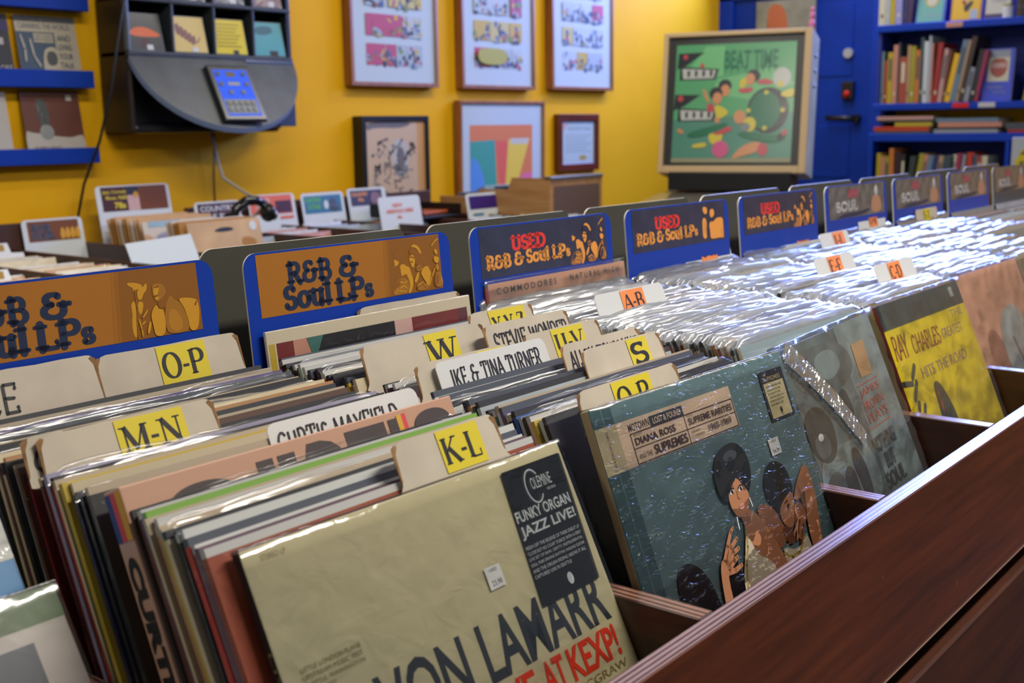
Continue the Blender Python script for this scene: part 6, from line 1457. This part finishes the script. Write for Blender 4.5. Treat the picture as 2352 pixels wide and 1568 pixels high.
b = MB(); b.cyl((0, 0, 0), (0, 0, .055), .024, mat('cup_white', 'c4c4bc', rough=0.4)); b.cyl((0, 0, .055), (0, 0, .062), .026, mat('cup_olive', '8a8a30', rough=0.5)); o = b.build('paint_pot', loc=(XF+.028, y-.455, .8353)); tag(o, 'small white pot with an olive lid at the edge of the top shelf', 'pot')
row([('dark brown', .030, .27, 0), ('maroon', .024, .27, 0), ('black', .03, .27, 0), ('tan', .012, .25, 0), ('black', .03, .27, 0)], y-.495, .8355, 'after the white pot on the top shelf')
row([('yellow', .022, .285, 0), ('salmon', .018, .27, 0), ('olive', .026, .27, 0), ('orange', .024, .31, -1), ('maroon', .030, .29, 0), ('black', .024, .28, 0), ('dark green', .030, .27, 5), ('olive', .026, .285, 8), ('salmon', .018, .28, 8), ('steel blue', .026, .275, 8), ('navy', .026, .275, 8), ('tan', .022, .275, 8), ('dark teal', .034, .275, 8), ('dark green', .016, .275, 8), ('cream', .018, .28, 6), ('magenta', .030, .285, 6), ('grey', .022, .28, 4), ('cream', .012, .22, 3), ('red orange', .034, .29, 2), ('slate', .022, .28, 0), ('rust', .022, .275, 0), ('cream', .026, .275, 0)], 1.94, -.0895, 'from the left on the lower bookcase shelf')
row([('crimson', .02, .27, 0), ('slate', .02, .27, 0), ('black', .02, .27, 0), ('olive', .022, .30, 2), ('orange', .02, .30, 2), ('black', .03, .28, 0), ('navy', .03, .28, 0)], 1.275, -.0895, 'from the left, lower right bookcase cell')
def flat(y0, y1, z, th, col, label):
    b = MB(); mm = MATS['book_'+col.replace(' ', '_')]
    b.box((0, 0, 0), (.20, y0-y1, .0016), mm); b.box((0, 0, th-.0016), (.20, y0-y1, th), mm); b.box((-.0015, 0, 0), (.0015, y0-y1, th), mm, bevel=.0008, segs=1); b.box((.002, .002, .0016), (.197, y0-y1-.002, th-.0016), pages)
    o = b.build('book', loc=(XF+.015, y1, z)); tag(o, label, 'book', 'books lying flat on the lower bookcase unit'); return th
z = .2955
for y0, y1, th, col, l in ((1.955, 1.68, .012, 'dark grey', 'dark grey book at the bottom of the flat pile nearer the door'), (1.965, 1.68, .022, 'red orange', 'red flat book in the pile nearer the door'), (1.855, 1.665, .020, 'yellow', 'yellow flat book in the pile nearer the door'), (1.945, 1.66, .012, 'black', 'black flat book in the pile nearer the door'), (1.95, 1.66, .018, 'pink', 'pink-tan book topping the flat pile nearer the door')):
    z += flat(y0, y1, z, th, col, l)+.0004
z = .2955
for y0, y1, th, col, l in ((1.655, 1.345, .018, 'grey', 'grey book at the bottom of the flat pile away from the door'), (1.645, 1.36, .010, 'black', 'thin black book in the flat pile away from the door'), (1.635, 1.33, .024, 'salmon', 'salmon flat book in the pile away from the door'), (1.645, 1.345, .020, 'steel blue', 'grey-blue book topping the flat pile away from the door')):
    z += flat(y0, y1, z, th, col, l)+.0004
z = .2955
for y0, y1, th, col, l in ((1.30, 1.0, .016, 'crimson', 'crimson flat book at the right frame edge'), (1.31, 1.02, .03, 'dark grey', 'dark grey flat book on the crimson one')):
    z += flat(y0, y1, z, th, col, l)+.0004
# yellow notice on a white board at the frame edge
e = empty('notice_board', (4.70, 1.13, .02), (0, 0, R(-78))); tag(e, 'white board with a yellow notice in black print at the right frame edge', 'notice')
b = MB(); b.box((0, 0, -.10), (.22, .006, .262), mat('notice_white', 'a9b0b4', rough=0.5), bevel=.002); b.build('board', e)
p = Print(org=(0, -.0003, .262), step=.0005); yn = mat('notice_yellow', (0.56, 0.46, 0.004), rough=0.5); p.blob([(.016, .018), (.21, .018), (.21, .355), (.016, .355)], yn, it=1)
for i, t in enumerate(('ALL', 'SALES', 'ARE', 'FINAL', 'THANK YOU')): p.sans(t, .034, .050+i*.055, .15, .026, MATS['printing_black'], bold=.02)
p.build('notice_sheet', e)
b = MB(); b.box((.10, .006, -.10), (.12, .02, .2), MATS['notice_white']); b.box((.02, -.04, -.885+.01), (.20, .12, -.87+.01), MATS['notice_white']); b.cyl((.11, .02, -.87), (.11, .02, .1), .009, steel); b.build('stand', e)
